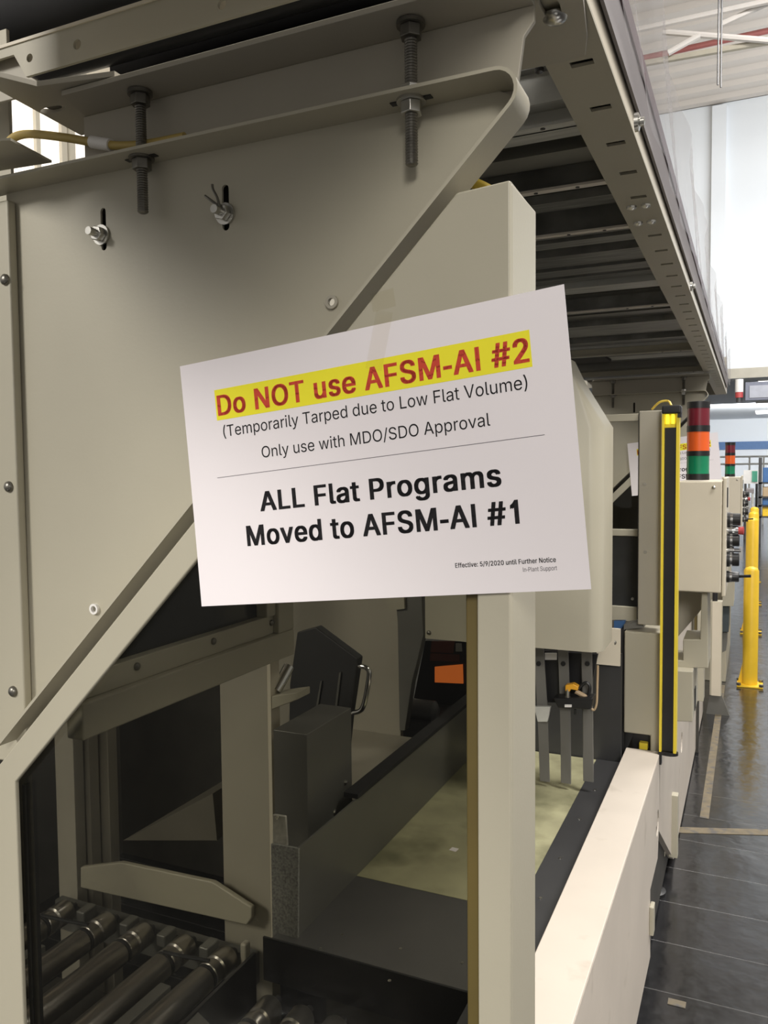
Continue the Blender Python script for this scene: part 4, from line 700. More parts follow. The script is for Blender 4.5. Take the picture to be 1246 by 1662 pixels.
MB().box(xin+0.006, XR-0.0045, 1.85, ye-0.006, 0.68, zt_-0.006).build('hole_dark_backing', DARKROOM, sr)  # dark block added behind the side hole to make it look shaded
MB().box(XR, XR+0.01, pf[4].y-0.03, pf[4].y+0.002, PX(1055, 1510, XR).z, PX(1055, 1466, XR).z).build('hinge', BEIGE, sr, bevel=0.002)

# ================================================================== BELT TABLE
ZT = 0.80
bl = thing('belt_table', 'low belt table with a stained grey green belt between dark metal edges', 'belt table', (-0.5, 1.7, 0.70))
xbr = PZ(868, 1413, ZT).x*0.5+PZ(952, 1269, ZT).x*0.5
xbl = PZ(590, 1415, ZT).x
yb0 = (PZ(580, 1425, ZT).y+PZ(768, 1460, ZT).y)/2; yb1 = 2.21
MB().box(xbl-0.01, xbr, yb0, yb1, ZT-0.03, ZT).build('belt', BELT, bl)
MB().box(xbr, xin-0.001, 0.9, yb1, ZT-0.03, ZT+0.002).build('edge_strip', DARKSTEEL, bl, bevel=0.001)
yp0 = PZ(768, 1612, ZT).y
MB().box(xbl-0.045, xbr, yp0, yb0-0.002, ZT-0.006, ZT+0.001).build('slide_plate', mat('dull_grey_slide_plate', (0.115, 0.112, 0.108), 0.36, 0.35, var=0.08, scale=8), bl, bevel=0.001)
MB().box(xbl-0.06, xbr, yp0-0.004, yp0, ZT-0.075, ZT+0.001).build('front_apron', BLACK, bl)
for px, py in ((520, 1540), (650, 1540), (750, 1563), (555, 1517), (632, 1592)):
    c = PZ(px, py, ZT+0.001); MB().cyl(c, c+V(0, 0, 0.001), 0.0028, 10).build('screw', ZINC, bl)
for px, py in ((965, 1282), (940, 1330), (909, 1393), (877, 1458)):
    c = PZ(px, py, ZT+0.002); MB().cyl(c, c+V(0, 0, 0.0015), 0.0035, 10).build('screw', ZINC, bl)
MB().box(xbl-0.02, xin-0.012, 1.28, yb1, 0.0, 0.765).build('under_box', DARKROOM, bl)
c = PZ(736, 1379, ZT)
tag(MB().prism([c+V(-0.008, -0.006, 0), c+V(0.007, -0.008, 0), c+V(0.009, 0.007, 0), c+V(-0.006, 0.008, 0)], (0, 0, 0.0008)).build('paper_scrap', PAPER), 'tiny white paper scrap lying on the green belt', 'scrap')
# fence on the left of the belt
fx = xbl-0.005
ff = thing('side_fence', 'smooth dark metal side fence along the left of the belt', 'fence', (fx, 1.5, ZT))
zf = PX(570, 1300, fx).z
y0_ = PX(480, 1388, fx).y
MB().prism([(fx, y0_, ZT+0.001), (fx, yb1-0.02, ZT+0.001), (fx+0.006, yb1-0.02, zf), (fx+0.006, y0_, zf)], (-0.004, 0, 0)).build('wall', GREYMETAL, ff)
xq = PY(441, 1392, y0_).x
MB().prism([(xq, y0_-0.002, ZT-0.01), (fx+0.002, y0_-0.002, ZT+0.001), (fx+0.006, y0_-0.002, zf), (xq, y0_-0.002, zf-0.002)], (0, 0.005, 0)).build('front_flap', MESHGREY, ff)
MB().box(fx-0.022, fx+0.009, y0_+0.22, yb1-0.02, zf+0.001, zf+0.010).build('top_trim', BLACKSOFT, ff)

# ================================================================== INTERIOR LEFT
# window frame of the inner side wall, receding
XW = -0.80
wf = thing('inner_window', 'beige framed inspection window with dark glass receding behind the guard frame', 'window', (XW, 1.03, 1.24))
zb_ = 1.243; ywe = 1.333
MB().box(XW-0.03, XW, 0.79, ywe, zb_, zb_+0.05).build('bottom_rail', BEIGE, wf, bevel=0.003)
MB().box(XW-0.03, XW, ywe-0.055, ywe, zb_+0.05, 1.75).build('stile', BEIGE, wf, bevel=0.003)
MB().box(XW-0.04, XW-0.012, 0.79, ywe-0.055, zb_+0.05, zb_+0.085).build('inner_flange', BEIGE, wf, bevel=0.002)
MB().box(XW-0.03, XW-0.006, ywe-0.085, ywe-0.055, zb_+0.085, 1.75).build('inner_flange', BEIGE, wf, bevel=0.002)
MB().box(XW-0.045, XW-0.03, 0.79, ywe-0.08, zb_+0.08, 1.75).build('pane', SMOKE, wf)
for px, py in ((225, 1082), (349, 1041), (443, 1011), (460, 1012)):
    c = PX(px, py, XW-0.008); MB().lathe(V(XW-0.012, c.y, c.z), (1, 0, 0), [(0, 0.006), (0.003, 0.0055), (0.005, 0.003), (0.0055, 0.001)], 14).build('screw', ZINCDARK, wf, smooth=True)
MB().box(XW-0.03, XW, 0.79, ywe, 1.75, 1.80).build('top_rail', BEIGE, wf)
# post below the window end
tag(MB().box(PY(360, 1300, 1.30).x, PY(437, 1300, 1.30).x, 1.30, 1.33, 0.0, zb_-0.001).build('window_post', BEIGE_GREY, bevel=0.002), 'flat grey beige post under the far end of the inspection window', 'post')
tag(MB().box(PY(437.5, 1300, 1.30).x, PY(443, 1300, 1.30).x, 1.298, 1.33, 0.66, zb_-0.001).build('post_lit_edge', CREAM), 'thin edge of the post under the window, coloured paler as if lit', 'strip')  # light on the post's edge, put in as a paler colour
# two slim posts further left
for (pa, pb, Y, lab) in ((92, 122, 1.32, 'pale slim post inside the guard, leftmost behind the pane'), (126, 147, 1.36, 'dim slim post inside the guard, between the two others'), (150, 178, 1.4, 'slim beige post inside the guard, next to the dark opening')):
    x0_, x1_ = PY(pa, 1330, Y).x, PY(pb, 1330, Y).x
    tag(MB().box(x0_, x1_, Y, Y+0.03, 0.0, 1.9).build('inner_post', BEIGE_GREY, bevel=0.002), lab, 'post', 'slim posts inside the guard')
# dark side walls deep inside
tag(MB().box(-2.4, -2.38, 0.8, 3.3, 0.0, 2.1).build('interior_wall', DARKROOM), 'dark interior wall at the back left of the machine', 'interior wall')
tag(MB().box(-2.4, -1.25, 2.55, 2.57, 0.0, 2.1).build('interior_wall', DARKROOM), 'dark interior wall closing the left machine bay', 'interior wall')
a, b, c_, d_ = (PY(x, y, 2.0) for x, y in ((225, 1350), (350, 1290), (355, 1245), (200, 1350)))
tag(MB().prism([PY(x, y, 2.0) for x, y in ((200, 1364), (345, 1288), (352, 1364))], (0, 0.55, 0)).build('inner_brace', mat('low_light_brown_grey', (0.17, 0.155, 0.12), 0.6)), 'dim triangular brace seen through the pane in the dark opening', 'brace')  # low light of the opening is put into this darker colour
# cupboard under the rollers, back plate
Yb = 1.262
pb_ = [PY(*p, Yb) for p in ((130, 1408), (195, 1400), (345, 1432), (408, 1473), (408, 1490), (400, 1502), (130, 1441))]
tag(MB().prism(pb_, (0, 0.012, 0)).build('roller_backstop', BEIGE, bevel=0.003), 'beige backstop plate with sloping top behind the roller ends', 'plate')
# rollers
rad = 0.024
ZRo = 0.685
ends = [(128, 1447), (193, 1467), (257, 1479), (321, 1499), (393, 1511)]
labs = ['steel roller farthest left, half hidden by the left guard post', 'second steel roller from the left in the near roller bed', 'steel roller with a worn bright sleeve, middle of the near bed',
        'fourth steel roller from the left in the near bed', 'thickest looking steel roller beside the grey slat, right of the near bed']
def roller(xc, y0, y1, z, rr, lab, group, m_=ROLLER):
    t = thing('conveyor_roller', lab, 'roller', (xc, (y0+y1)/2, z-rr), group)
    MB().lathe((xc, y0, z), (0, 1, 0), [(0, rr*0.9), (0.004, rr), (y1-y0-0.075, rr), (y1-y0-0.072, rr*0.86), (y1-y0-0.066, rr*0.86), (y1-y0-0.063, rr), (y1-y0-0.05, rr), (y1-y0-0.047, rr*0.86), (y1-y0-0.041, rr*0.86), (y1-y0-0.038, rr), (y1-y0-0.004, rr), (y1-y0, rr*0.9)], 28).build('tube', m_, t, smooth=True)
    MB().lathe((xc, y1, z), (0, 1, 0), [(0, rr*0.55), (0.012, rr*0.5), (0.014, 0.006), (0.022, 0.006)], 16).build('end_cap', DARKSTEEL, t, smooth=True)
    MB().lathe((xc, y1-0.071, z), (0, 1, 0), [(0, rr*0.9), (0.001, rr*0.97), (0.006, rr*0.97), (0.007, rr*0.9)], 24).build('belt_groove', BLACKSOFT, t, smooth=True)
    return t
xs = []
for (px, py), lab in zip(ends, labs):
    c = PZ(px, py, ZRo+rad); xs.append(c.x)
    roller(c.x, 0.775, 1.215, ZRo, rad, lab, 'rollers of the near roller bed')
for (px, py), lab in zip(((455, 1605), (513, 1612), (565, 1630), (640, 1642)), ('short lower roller nearest the roller bed gap', 'second short lower roller in front of the slide plate', 'third short lower roller in front of the slide plate', 'short lower roller nearest the guard post')):
    c = PZ(px, py-8, 0.725); roller(c.x, 0.775, yp0-0.03, 0.725-0.022, 0.022, lab, 'short rollers below the slide plate')
# rubber bands between roller grooves
for i in (0, 3):
    a_, b_ = xs[i], xs[i+1]
    y_ = 1.147
    tag(MB().tube([V(a_, y_, ZRo+rad*0.97+0.001), V((a_+b_)/2, y_+0.004, ZRo+rad+0.001), V(b_, y_+0.012, ZRo+rad*0.97+0.001)], 0.0035, 8).build('drive_band', BLACKSOFT, smooth=True),
        ('black drive band linking the two leftmost rollers', 'black drive band linking the two rightmost rollers of the near bed')[i == 3], 'drive band', 'drive bands over the rollers')
# grey slats between rollers
for i, lab in ((0, 'grey slat between the two leftmost rollers'), (3, 'grey slat between the two rightmost rollers of the near bed')):
    xm = (xs[i]+xs[i+1])/2+0.005
    tag(MB().box(xm-0.012, xm+0.012, 0.775, 1.09, ZRo-0.005, ZRo+0.012).build('bed_slat', GREYMETAL, bevel=0.002), lab, 'slat', 'slats between rollers')
rb = thing('roller_bed_frame', 'dark frame carrying the near rollers under the guard pane', 'frame', (-0.95, 1.0, 0.55))
MB().box(-1.35, xs[-1]+0.04, 1.24, 1.26, 0.62, ZRo-0.004).build('end_rail', GREYMETAL, rb)
MB().box(xs[-1]+0.040, xs[-1]+0.046, 0.775, 1.24, 0.55, ZRo+0.005).build('side_plate', DARKSTEEL, rb)
MB().box(-1.35, -0.32, 0.775, 1.24, 0.50, 0.51).build('drip_tray', DARKROOM, rb)
for x in (xs[0]+0.05, xs[1]+0.05, xs[2]+0.05, xs[3]+0.05): MB().box(x-0.012, x+0.010, 1.20, 1.238, ZRo-0.01, ZRo+0.015).build('roller_clip', GREYMETAL, rb, bevel=0.004)
MB().box(xs[-1]+0.025, xs[-1]+0.038, 1.218, 1.236, 0.66, ZRo+0.03).build('end_bracket', BEIGE_GREY, rb, bevel=0.004)
# lower divider plates
a = PZ(330, 1640, 0.66)
tag(MB().prism([(xs[-1]+0.05, 0.775, 0.68), (xs[-1]+0.085, 0.775, 0.66), (xs[-1]+0.085, 1.06, 0.66), (xs[-1]+0.05, 1.06, 0.68)], (0, 0, 0.01)).build('divider_plate', GREYMETAL), 'dark sloping divider plate between the two roller groups', 'plate')

# dark box with tilted lid plate and chrome handle
bxr = -0.735
yb_ = PX(498, 1192, bxr).y; ztop = PX(498, 1192, bxr).z; ybk = PX(570, 1145, bxr).y
db = thing('drive_housing', 'dark grey metal box housing beside the belt fence with sloping plate behind', 'housing', (-0.79, 1.35, 0.78))
MB().box(PY(443, 1190, yb_).x, bxr, yb_, ybk, 0.78, ztop).build('box', GREYMETAL, db, bevel=0.002)
for px, py in ((560, 1270), (543, 1318)):
    c = PX(px, py, bxr); MB().lathe(c, (1, 0, 0), [(0, 0.005), (0.003, 0.004), (0.004, 0.001)], 12).build('screw', ZINC, db)
Yt = 1.60
lp = thing('hinged_cover', 'dark grey cover plate with a chrome grab handle standing behind the box', 'cover', PY(525, 1160, Yt))
pt_ = [PY(*p, Yt) for p in ((482, 1026), (512, 1018), (580, 1069), (566, 1165), (556, 1265), (466, 1300), (470, 1110))]
MB().prism(pt_, (0.0, 0.03, 0)).build('plate', DARKSTEEL, lp, bevel=0.003)
MB().prism([PY(*p, Yt-0.002) for p in ((551, 1092), (554, 1090), (547, 1150), (544, 1150))], (0, -0.003, 0)).build('rib', GREYMETAL, lp)
MB().prism([PY(*p, Yt-0.002) for p in ((521, 1105), (523, 1105), (516, 1150), (513, 1150))], (0, -0.003, 0)).build('rib', GREYMETAL, lp)
hp = [PY(*p, Yt+0.01) for p in ((574, 1083), (586, 1081), (596, 1085), (599, 1096), (594, 1128), (589, 1147), (582, 1155), (566, 1157))]
MB().tube(hp, 0.0058, 12, 4).build('grab_handle', CHROME, lp, smooth=True)
c = PY(452, 1110, 1.3)
tag(MB().cyl(PY(447, 1122, 1.32), PY(469, 1082, 1.36), 0.011, 16).build('pivot_pin', CHROME, smooth=True), 'shiny metal pin above the small shelf beside the box', 'pin')
tag(MB().prism([PY(*p, 1.30) for p in ((440, 1130), (482, 1124), (482, 1136), (440, 1152))], (0, 0.05, 0)).build('sensor_shelf', BEIGE, bevel=0.002), 'small beige shelf bracket beside the dark box', 'shelf')
pr = [PY(*p, 1.19) for p in ((442, 1322), (463, 1325), (466, 1374), (442, 1369))]
t = thing('reflector', 'small white square reflector on the window post', 'reflector', PY(454, 1374, 1.19))
MB().prism(pr, (0, 0.006, 0)).build('plate', REFLECT, t, bevel=0.002)
MB().cyl(PY(450, 1327, 1.189), PY(450, 1327, 1.186), 0.003, 10).build('screw', ZINCDARK, t)

# big beige inner wall, strut, ledge
YB = 2.02
tag(MB().prism([PY(*p, YB) for p in ((440, 930), (560, 930), (650, 960), (650, 1206), (600, 1215), (565, 1214), (440, 1220))], (0, 0.02, 0)).build('inner_partition', BEIGE_GREY, bevel=0.003), 'large beige inner partition behind the chrome handle', 'partition')
tag(MB().prism([PY(*p, 1.98) for p in ((640, 955), (684, 955), (687, 1030), (668, 1110), (657, 1186), (648, 1186), (645, 1010))], (0, 0.03, 0)).build('brace_plate', GREYMETAL, bevel=0.002), 'dark bent brace plate along the right edge of the inner partition', 'brace')
tag(MB().prism([PY(*p, 1.969) for p in ((621, 961), (655, 961), (656, 988), (632, 991))], (0, 0.01, 0)).build('label_plate', BEIGE), 'small pale plate at the top of the dark brace below the paper sign', 'plate')
c = PY(605, 1201, YB)
t = thing('panel_bolt', 'round bolt low on the large inner partition', 'bolt', c)
MB().lathe(c, (0, -1, 0), [(0, 0.012), (0.004, 0.011), (0.008, 0.006), (0.009, 0.001)], 16).build('head', ZINC, t, smooth=True)
MB().box(c.x-0.012, c.x+0.012, c.y-0.012, c.y, c.z-0.028, c.z-0.018).build('clip', ZINCDARK, t, bevel=0.002)
zl = 0.86
xq = [PZ(*p, zl) for p in ((560, 1220), (680, 1192), (640, 1240), (560, 1300))]
tag(MB().box(-1.1, fx-0.03, 1.62, 2.02, zl-0.02, zl).build('inner_ledge', BEIGE_GREY, bevel=0.002), 'flat beige ledge between inner partition and belt fence', 'ledge')
# orange window in the dark tunnel, its glow put into the material
Yo = 2.45
t = thing('tunnel_unit', 'dark unit with an orange window deep in the belt tunnel', 'scanner', PY(730, 1150, Yo))
MB().prism([PY(*p, Yo) for p in ((690, 1040), (765, 1040), (765, 1190), (660, 1190))], (0, 0.05, 0)).build('housing', BLACK, t)
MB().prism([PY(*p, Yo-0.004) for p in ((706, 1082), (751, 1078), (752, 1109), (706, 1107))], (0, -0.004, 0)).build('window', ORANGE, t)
MB().prism([PY(*p, Yo-0.004) for p in ((701, 1040), (738, 1040), (736, 1060), (699, 1058))], (0, -0.004, 0)).build('upper_cover', DARKORANGE, t)
MB().prism([PY(*p, Yo-0.004) for p in ((699, 1060), (746, 1062), (746, 1074), (698, 1072))], (0, -0.004, 0)).build('lower_cover', DARKORANGE, t)
MB().prism([PY(*p, Yo-0.01) for p in ((740, 1044), (749, 1044), (750, 1057), (740, 1057))], (0, -0.004, 0)).build('bracket', ALU, t)
c = PY(700, 1140, 2.3)
MB().lathe(c+V(-0.08, 0, -0.03), (1, 0, 0), [(0, 0.02), (0.01, 0.035), (0.09, 0.035), (0.10, 0.02)], 18).build('motor', DARKSTEEL, t, smooth=True)
MB().box(PY(670, 1190, Yo).x, PY(760, 1190, Yo).x, 2.24, Yo+0.05, 0.0, PY(700, 1150, 2.3).z-0.03).build('pedestal', BLACK, t)

# ---- hood of the next unit above the belt
YH = 1.86
hx = [PY(*p, YH) for p in ((690, 1040), (1000, 1062), (990, 700), (985, 680), (932, 578), (905, 560))]
xl0 = hx[0].x; xr0 = PY(976, 1060, YH).x; zb0 = PY(900, 1054, YH).z
hd = thing('feeder_hood', 'large beige sheet hood with a rounded right edge behind the paper sign', 'hood', (-0.5, YH, zb0))
xr1 = PY(985, 690, YH).x
prof = [(xl0, zb0), (xr0, zb0), (xr0, PY(970, 690, YH).z), (PY(930, 612, YH).x, PY(930, 612, YH).z), (PY(912, 575, YH).x, PY(912, 575, YH).z), (xl0, PY(912, 575, YH).z)]
hm = MB().prism([(x, YH, z) for x, z in prof], (0, 0.15, 0))
ed = [e for e in hm.bm.edges if all(abs(v.co.y-YH) < 1e-5 for v in e.verts) and min(v.co.x for v in e.verts) > xr0-0.09 and not all(abs(v.co.z-zb0) < 1e-5 for v in e.verts)]
bmesh.ops.bevel(hm.bm, geom=ed, offset=0.032, segments=6, affect='EDGES', profile=0.5)
hm.build('shell', BEIGE, hd, smooth=True)
for px, py in ((997, 1043), (700, 1027)):
    c = PY(px-4, py, YH) if px < 900 else PX(px, py, xr0+0.0005)
    MB().lathe(c, (0, -1, 0) if px < 900 else (1, 0, 0), [(0, 0.006), (0.003, 0.005), (0.005, 0.001)], 12).build('screw', ZINCDARK, hd)
# end wall and hanging fingers
YW_ = 2.215
x0_, x1_ = PY(775, 1150, YW_).x, PY(1008, 1150, YW_).x
tag(MB().box(x0_, x1_, YW_, YW_+0.01, ZT, PY(990, 1060, YW_).z).build('end_wall', DARKSTEEL), 'dark metal end wall closing the belt under the hood', 'wall plate')
tag(MB().box(PY(968, 1050, 2.19).x, PY(1006, 1050, 2.19).x, 2.19, 2.2, PY(990, 1080, 2.19).z, PY(990, 1020, 2.19).z).build('corner_plate', CREAM), 'pale square plate below the right corner of the hood', 'plate')
YG = 2.0
for (pt, pb, wd, yb__, lab) in ((872, 888, 0.012, 1262, 'grey hanging finger bar nearest the guard post'), (912, 922, 0.012, 1265, 'grey hanging finger bar, middle of the three over the belt'), (951, 955, 0.013, 1268, 'grey hanging finger bar, rightmost over the belt edge')):
    a_ = PY(pt, 1055, YG); b_ = PY((pt+pb)/2, 1150, YG); c_ = PY(pb, yb__, YG)
    if lab.endswith('edge'): c_ = PY(pb+3, 1262, YG)
    t = thing('finger_bar', lab, 'finger bar', c_, 'finger bars hanging over the belt')
    hw = 0.013
    MB().prism([a_+V(-hw, 0, 0.04), a_+V(hw, 0, 0.04), b_+V(hw, 0, 0), c_+V(hw*0.95, -0.03, 0), c_+V(-hw*0.95, -0.03, 0), b_+V(-hw, 0, 0)], (0, 0.006, 0)).build('bar', mat('grey_finger_steel', (0.17, 0.165, 0.15), 0.4, 0.3), t, bevel=0.001)
    c2 = PY(pt+2, 1077, YG-0.002); MB().cyl(c2, c2+V(0, -0.003, 0), 0.006, 12).build('screw', BLACK, t)
t = thing('sensor_tray', 'black tray with an amber valve hanging over the belt end', 'tray', PY(918, 1150, 1.96))
MB().prism([PY(*p, 1.95) for p in ((897, 1133), (962, 1133), (958, 1152), (905, 1149))], (0, 0.045, 0)).build('tray', BLACK, t, bevel=0.003)
MB().prism([PY(*p, 1.945) for p in ((916, 1144), (927, 1144), (927, 1148), (916, 1148))], (0, 0.004, 0)).build('marker', WHITEPLASTIC, t)
c = PY(921, 1138, 1.96); MB().lathe(c, (0, 0, 1), [(0, 0.007), (0.012, 0.007), (0.013, 0.0055), (0.03, 0.0055)], 14).build('fitting', ZINC, t, smooth=True)
MB().prism([PY(*p, 1.955) for p in ((917, 1112), (930, 1110), (938, 1115), (937, 1121), (926, 1119), (924, 1123), (917, 1122))], (0, 0.02, 0)).build('valve', AMBER, t, bevel=0.002)
MB().tube([PY(*p, 1.97) for p in ((934, 1122), (945, 1128), (952, 1132))], 0.006, 8).build('hose', TAN, t, smooth=True)
MB().tube([PY(*p, 1.97) for p in ((938, 1118), (950, 1108), (957, 1115), (954, 1132))], 0.004, 8).build('lever', BLACK, t, smooth=True)
MB().prism([PY(*p, 1.96) for p in ((931, 1152), (934, 1152), (934, 1160), (931, 1160))], (0, 0.006, 0)).build('drip', BLACK, t)
tag(MB().prism([PY(*p, 2.03) for p in ((870, 1056), (970, 1062), (962, 1100), (960, 1140), (870, 1140))], (0, 0.01, 0)).build('rear_plate', BLACK), 'black rear plate behind the hanging finger bars', 'plate')
tag(MB().prism([PY(*p, 2.025) for p in ((884, 1060), (903, 1060), (903, 1071), (884, 1071))], (0, 0.004, 0)).build('white_tab', WHITEPLASTIC), 'small white tab between the upper finger bars', 'plate')
tag(MB().tube([PY(*p, 1.98) for p in ((970, 1080), (969, 1110), (968, 1140), (964, 1152), (960, 1150))], 0.0028, 8).build('air_line', TAN, smooth=True), 'thin tan air line beside the rightmost finger bar', 'hose')
tag(MB().prism([PY(*p, 1.97) for p in ((866, 1147), (893, 1147), (890, 1163), (888, 1172), (872, 1172))], (0, 0.012, 0)).build('clamp_block', ALU, bevel=0.002), 'grey clamp block at the top of the finger bar by the post', 'clamp')

# ================================================================== RIGHT: COLUMN, LIGHT CURTAIN, CABINET
YL = ye+0.015
cl = thing('frame_column', 'flat grey beige column beside the yellow light curtain', 'column', PY(1055, 1015, YL))
a, b = PY(1037, 667, YL), PY(1072, 1016, YL)
MB().box(a.x, b.x-0.002, YL, YL+0.06, b.z, a.z).build('body', BEIGE_GREY, cl, bevel=0.003)
for px, py in ((1046, 786), (1047, 896)):
    c = PY(px, py, YL); MB().cyl(c, c+V(0, -0.0015, 0), 0.004, 10).build('screw', ZINC, cl)
a, b = PY(1013, 1024, YL), PY(1071, 1196, YL); b2 = PY(1071, 1222, YL); xm = PY(1055, 1196, YL).x
bxo = thing('junction_cover', 'beige cover box below the column at the end of the pale beam', 'cover box', (a.x/2+b.x/2, YL+0.1, b2.z))
MB().prism([(a.x, YL, a.z), (b.x, YL, a.z), (b.x, YL, b2.z), (xm, YL, b2.z), (xm, YL, b.z), (a.x, YL, b.z)], (0, 0.2, 0)).build('shell', BEIGE, bxo, bevel=0.004)
MB().box(PY(1024, 1200, YL).x, xm, YL+0.03, YL+0.10, b2.z-0.02, b.z-0.001).build('socket', BLACK, bxo)
MB().box(PY(1036, 1200, YL).x, PY(1050, 1200, YL).x, YL+0.01, YL+0.03, PY(1036, 1218, YL).z, PY(1036, 1207, YL).z).build('plug', CURTAINYELLOW, bxo, bevel=0.002)
MB().box(a.x-0.012, a.x-0.002, YL+0.02, YL+0.2, b2.z-0.03, a.z).build('edge_gasket', BLACKSOFT, bxo)
tag(MB().prism([PY(*p, YL+0.02) for p in ((1012, 1014), (1042, 1008), (1045, 1018), (1012, 1022))], (0, 0.05, 0)).build('latch_plate', GREYMETAL), 'dark latch plate between column and cover box', 'latch')
tag(MB().prism([PY(*p, YL+0.05) for p in ((996, 1008), (1014, 1008), (1012, 1020), (996, 1020))], (0, 0.02, 0)).build('blue_tab', BLUE), 'small blue tab between hood and column', 'tab')
# light curtain
a, b = PY(1072, 672, YL-0.04), PY(1100, 1224, YL-0.04)
lc = thing('light_curtain', 'tall yellow and black safety light curtain bar at the end of the beam', 'light curtain', ((a.x+b.x)/2, YL, b.z-0.02))
y0_ = YL-0.04; x0_, x1_ = PY(1072, 900, y0_).x, PY(1100, 900, y0_).x; wd = x1_-x0_
MB().prism([(x0_, y0_, b.z), (x0_+wd*0.13, y0_, b.z), (x0_+wd*0.16, y0_+0.012, b.z), (x0_+wd*0.80, y0_+0.012, b.z), (x0_+wd*0.83, y0_, b.z), (x1_, y0_, b.z), (x1_, y0_+0.035, b.z), (x0_, y0_+0.035, b.z)], (0, 0, a.z-b.z)).build('housing', CURTAINYELLOW, lc)
MB().box(x0_+wd*0.16, x0_+wd*0.80, y0_+0.006, y0_+0.0125, b.z+0.002, PY(1085, 694, y0_).z).build('optic_window', BLACK, lc)
MB().box(x0_+wd*0.2, x0_+wd*0.38, y0_+0.006, y0_+0.0125, PY(1085, 688, y0_).z, PY(1085, 672, y0_).z).build('indicator', LENSYELLOW, lc)
MB().box(x0_+wd*0.52, x0_+wd*0.7, y0_+0.006, y0_+0.0125, PY(1085, 688, y0_).z, PY(1085, 672, y0_).z).build('indicator', LENSYELLOW, lc)
MB().box(x0_-0.001, x1_+0.004, y0_-0.003, y0_+0.038, a.z, PY(1085, 658, y0_).z).build('top_cap', BLACK, lc, bevel=0.004)
MB().box(x1_-0.004, x1_+0.005, y0_-0.003, y0_+0.02, PY(1085, 678, y0_).z, a.z).build('cap_clip', BLACK, lc)
MB().prism([V((x0_+x1_)/2+0.024*math.cos(2*PI*i/18)+0.002, y0_+0.012+0.017*math.sin(2*PI*i/18), b.z-0.008) for i in range(18)], (0, 0, 0.008)).build('bottom_cap', BLACK, lc)
MB().box(x0_-0.002, x0_+0.006, y0_, y0_+0.02, b.z-0.035, b.z).build('bracket', BLACK, lc)
MB().tube([V((x0_+x1_)/2, y0_+0.015, PY(1085, 658, y0_).z), PY(1084, 651, YL+0.02), PY(1070, 653, YL+0.03), PY(1058, 664, YL+0.05)], 0.003, 8).build('cable', CABLEBRIGHT, lc, smooth=True)
# inspection door between hood and column
YD = 2.36
x0_, x1_ = -0.62, PY(1036, 850, YD).x
wd_ = thing('inspection_door', 'framed inspection door with clear upper and dark lower pane beside the column', 'door', ((x0_+x1_)/2, YD, PY(1010, 1008, YD).z))
for (pa, pb) in ((672, 684), (859, 870), (984, 1008)):
    MB().box(x0_, x1_, YD, YD+0.02, PY(1010, pb, YD).z, PY(1010, pa, YD).z).build('rail', BEIGE, wd_, bevel=0.002)
MB().box(x1_-0.002, x1_+0.003, YD-0.004, YD+0.02, PY(1010, 1008, YD).z, PY(1010, 672, YD).z).build('gasket', BLACK, wd_)
MB().box(x0_, x1_-0.002, YD+0.008, YD+0.012, PY(1010, 984, YD).z, PY(1010, 870, YD).z).build('lower_pane', SMOKE, wd_)
MB().box(x0_, x1_-0.002, YD+0.008, YD+0.012, PY(1010, 859, YD).z, PY(1010, 684, YD).z).build('upper_pane', CLEARPANE, wd_)
c = PY(1026, 972, YD); MB().cyl(c+V(0, 0.006, 0), c+V(0, -0.002, 0), 0.004, 10).build('screw', ZINC, wd_)

# control box + buttons + stack light
YK = 2.62
x0_, x1_ = PY(1098, 870, YK).x, PY(1171, 870, YK).x; z0_, z1_ = PY(1130, 961, YK).z, PY(1130, 781, YK).z
x2_ = PY(1178, 870, YK).x
cb = thing('control_box', 'beige control box with a row of push buttons under the nearer signal tower', 'control box', ((x0_+x2_)/2, YK+0.15, z0_))
MB().box(x0_, x1_, YK, YK+0.30, z0_, z1_).build('body', CREAM, cb, bevel=0.004)
MB().box(x1_+0.001, x2_, YK+0.0, YK+0.30, z0_-0.01, z1_+0.01).build('door', CREAM, cb, bevel=0.003)
for px, py in ((1158, 791), ):
    c = PY(px, py, YK); MB().lathe(c, (0, -1, 0), [(0, 0.006), (0.004, 0.005), (0.005, 0.001)], 12).build('screw', ZINC, cb)
c = PY(1177, 785, YK); MB().box(x2_, x2_+0.003, YK+0.03, YK+0.06, z1_-0.08, z1_-0.02).build('latch', BLACK, cb)
yb_ = YK+0.10
for (py, m_, r_, l_, nm) in ((843, BLACK, 0.019, 0.036, 'push_button'), (861, CHROME, 0.015, 0.03, 'key_switch'), (877, BLACK, 0.018, 0.034, 'push_button'), (908, BLACK, 0.02, 0.034, 'push_button'), (936, BLACK, 0.016, 0.034, 'selector')):
    c = V(x2_, yb_, PX(1180, py, x2_).z)
    z_ = PY(1185, py, yb_).z
    bt = MB().lathe((x2_, yb_, z_), (1, 0, 0), [(0, r_*1.15), (0.008, r_*1.15), (0.009, r_), (l_, r_), (l_+0.002, r_*0.9)], 18).build(nm, m_, cb, smooth=True)
    MB().lathe((x2_+0.009, yb_, z_+0.0), (1, 0, 0), [(0, r_*1.06), (0.007, r_*1.06)], 18).build('bezel', CHROME, bt, smooth=True)
    if nm == 'key_switch': MB().lathe((x2_+l_, yb_, z_), (1, 0, 0), [(0, r_*0.8), (0.012, r_*0.8), (0.017, r_*0.9), (0.019, r_*0.3)], 16).build('red_cap', REDPAINT, bt, smooth=True)
    if nm == 'selector': MB().cyl((x2_+l_, yb_, z_+0.002), (x2_+l_+0.035, yb_-0.01, z_+0.006), 0.0045, 10).build('lever', BLACK, bt)
z_ = PY(1185, 893, yb_).z
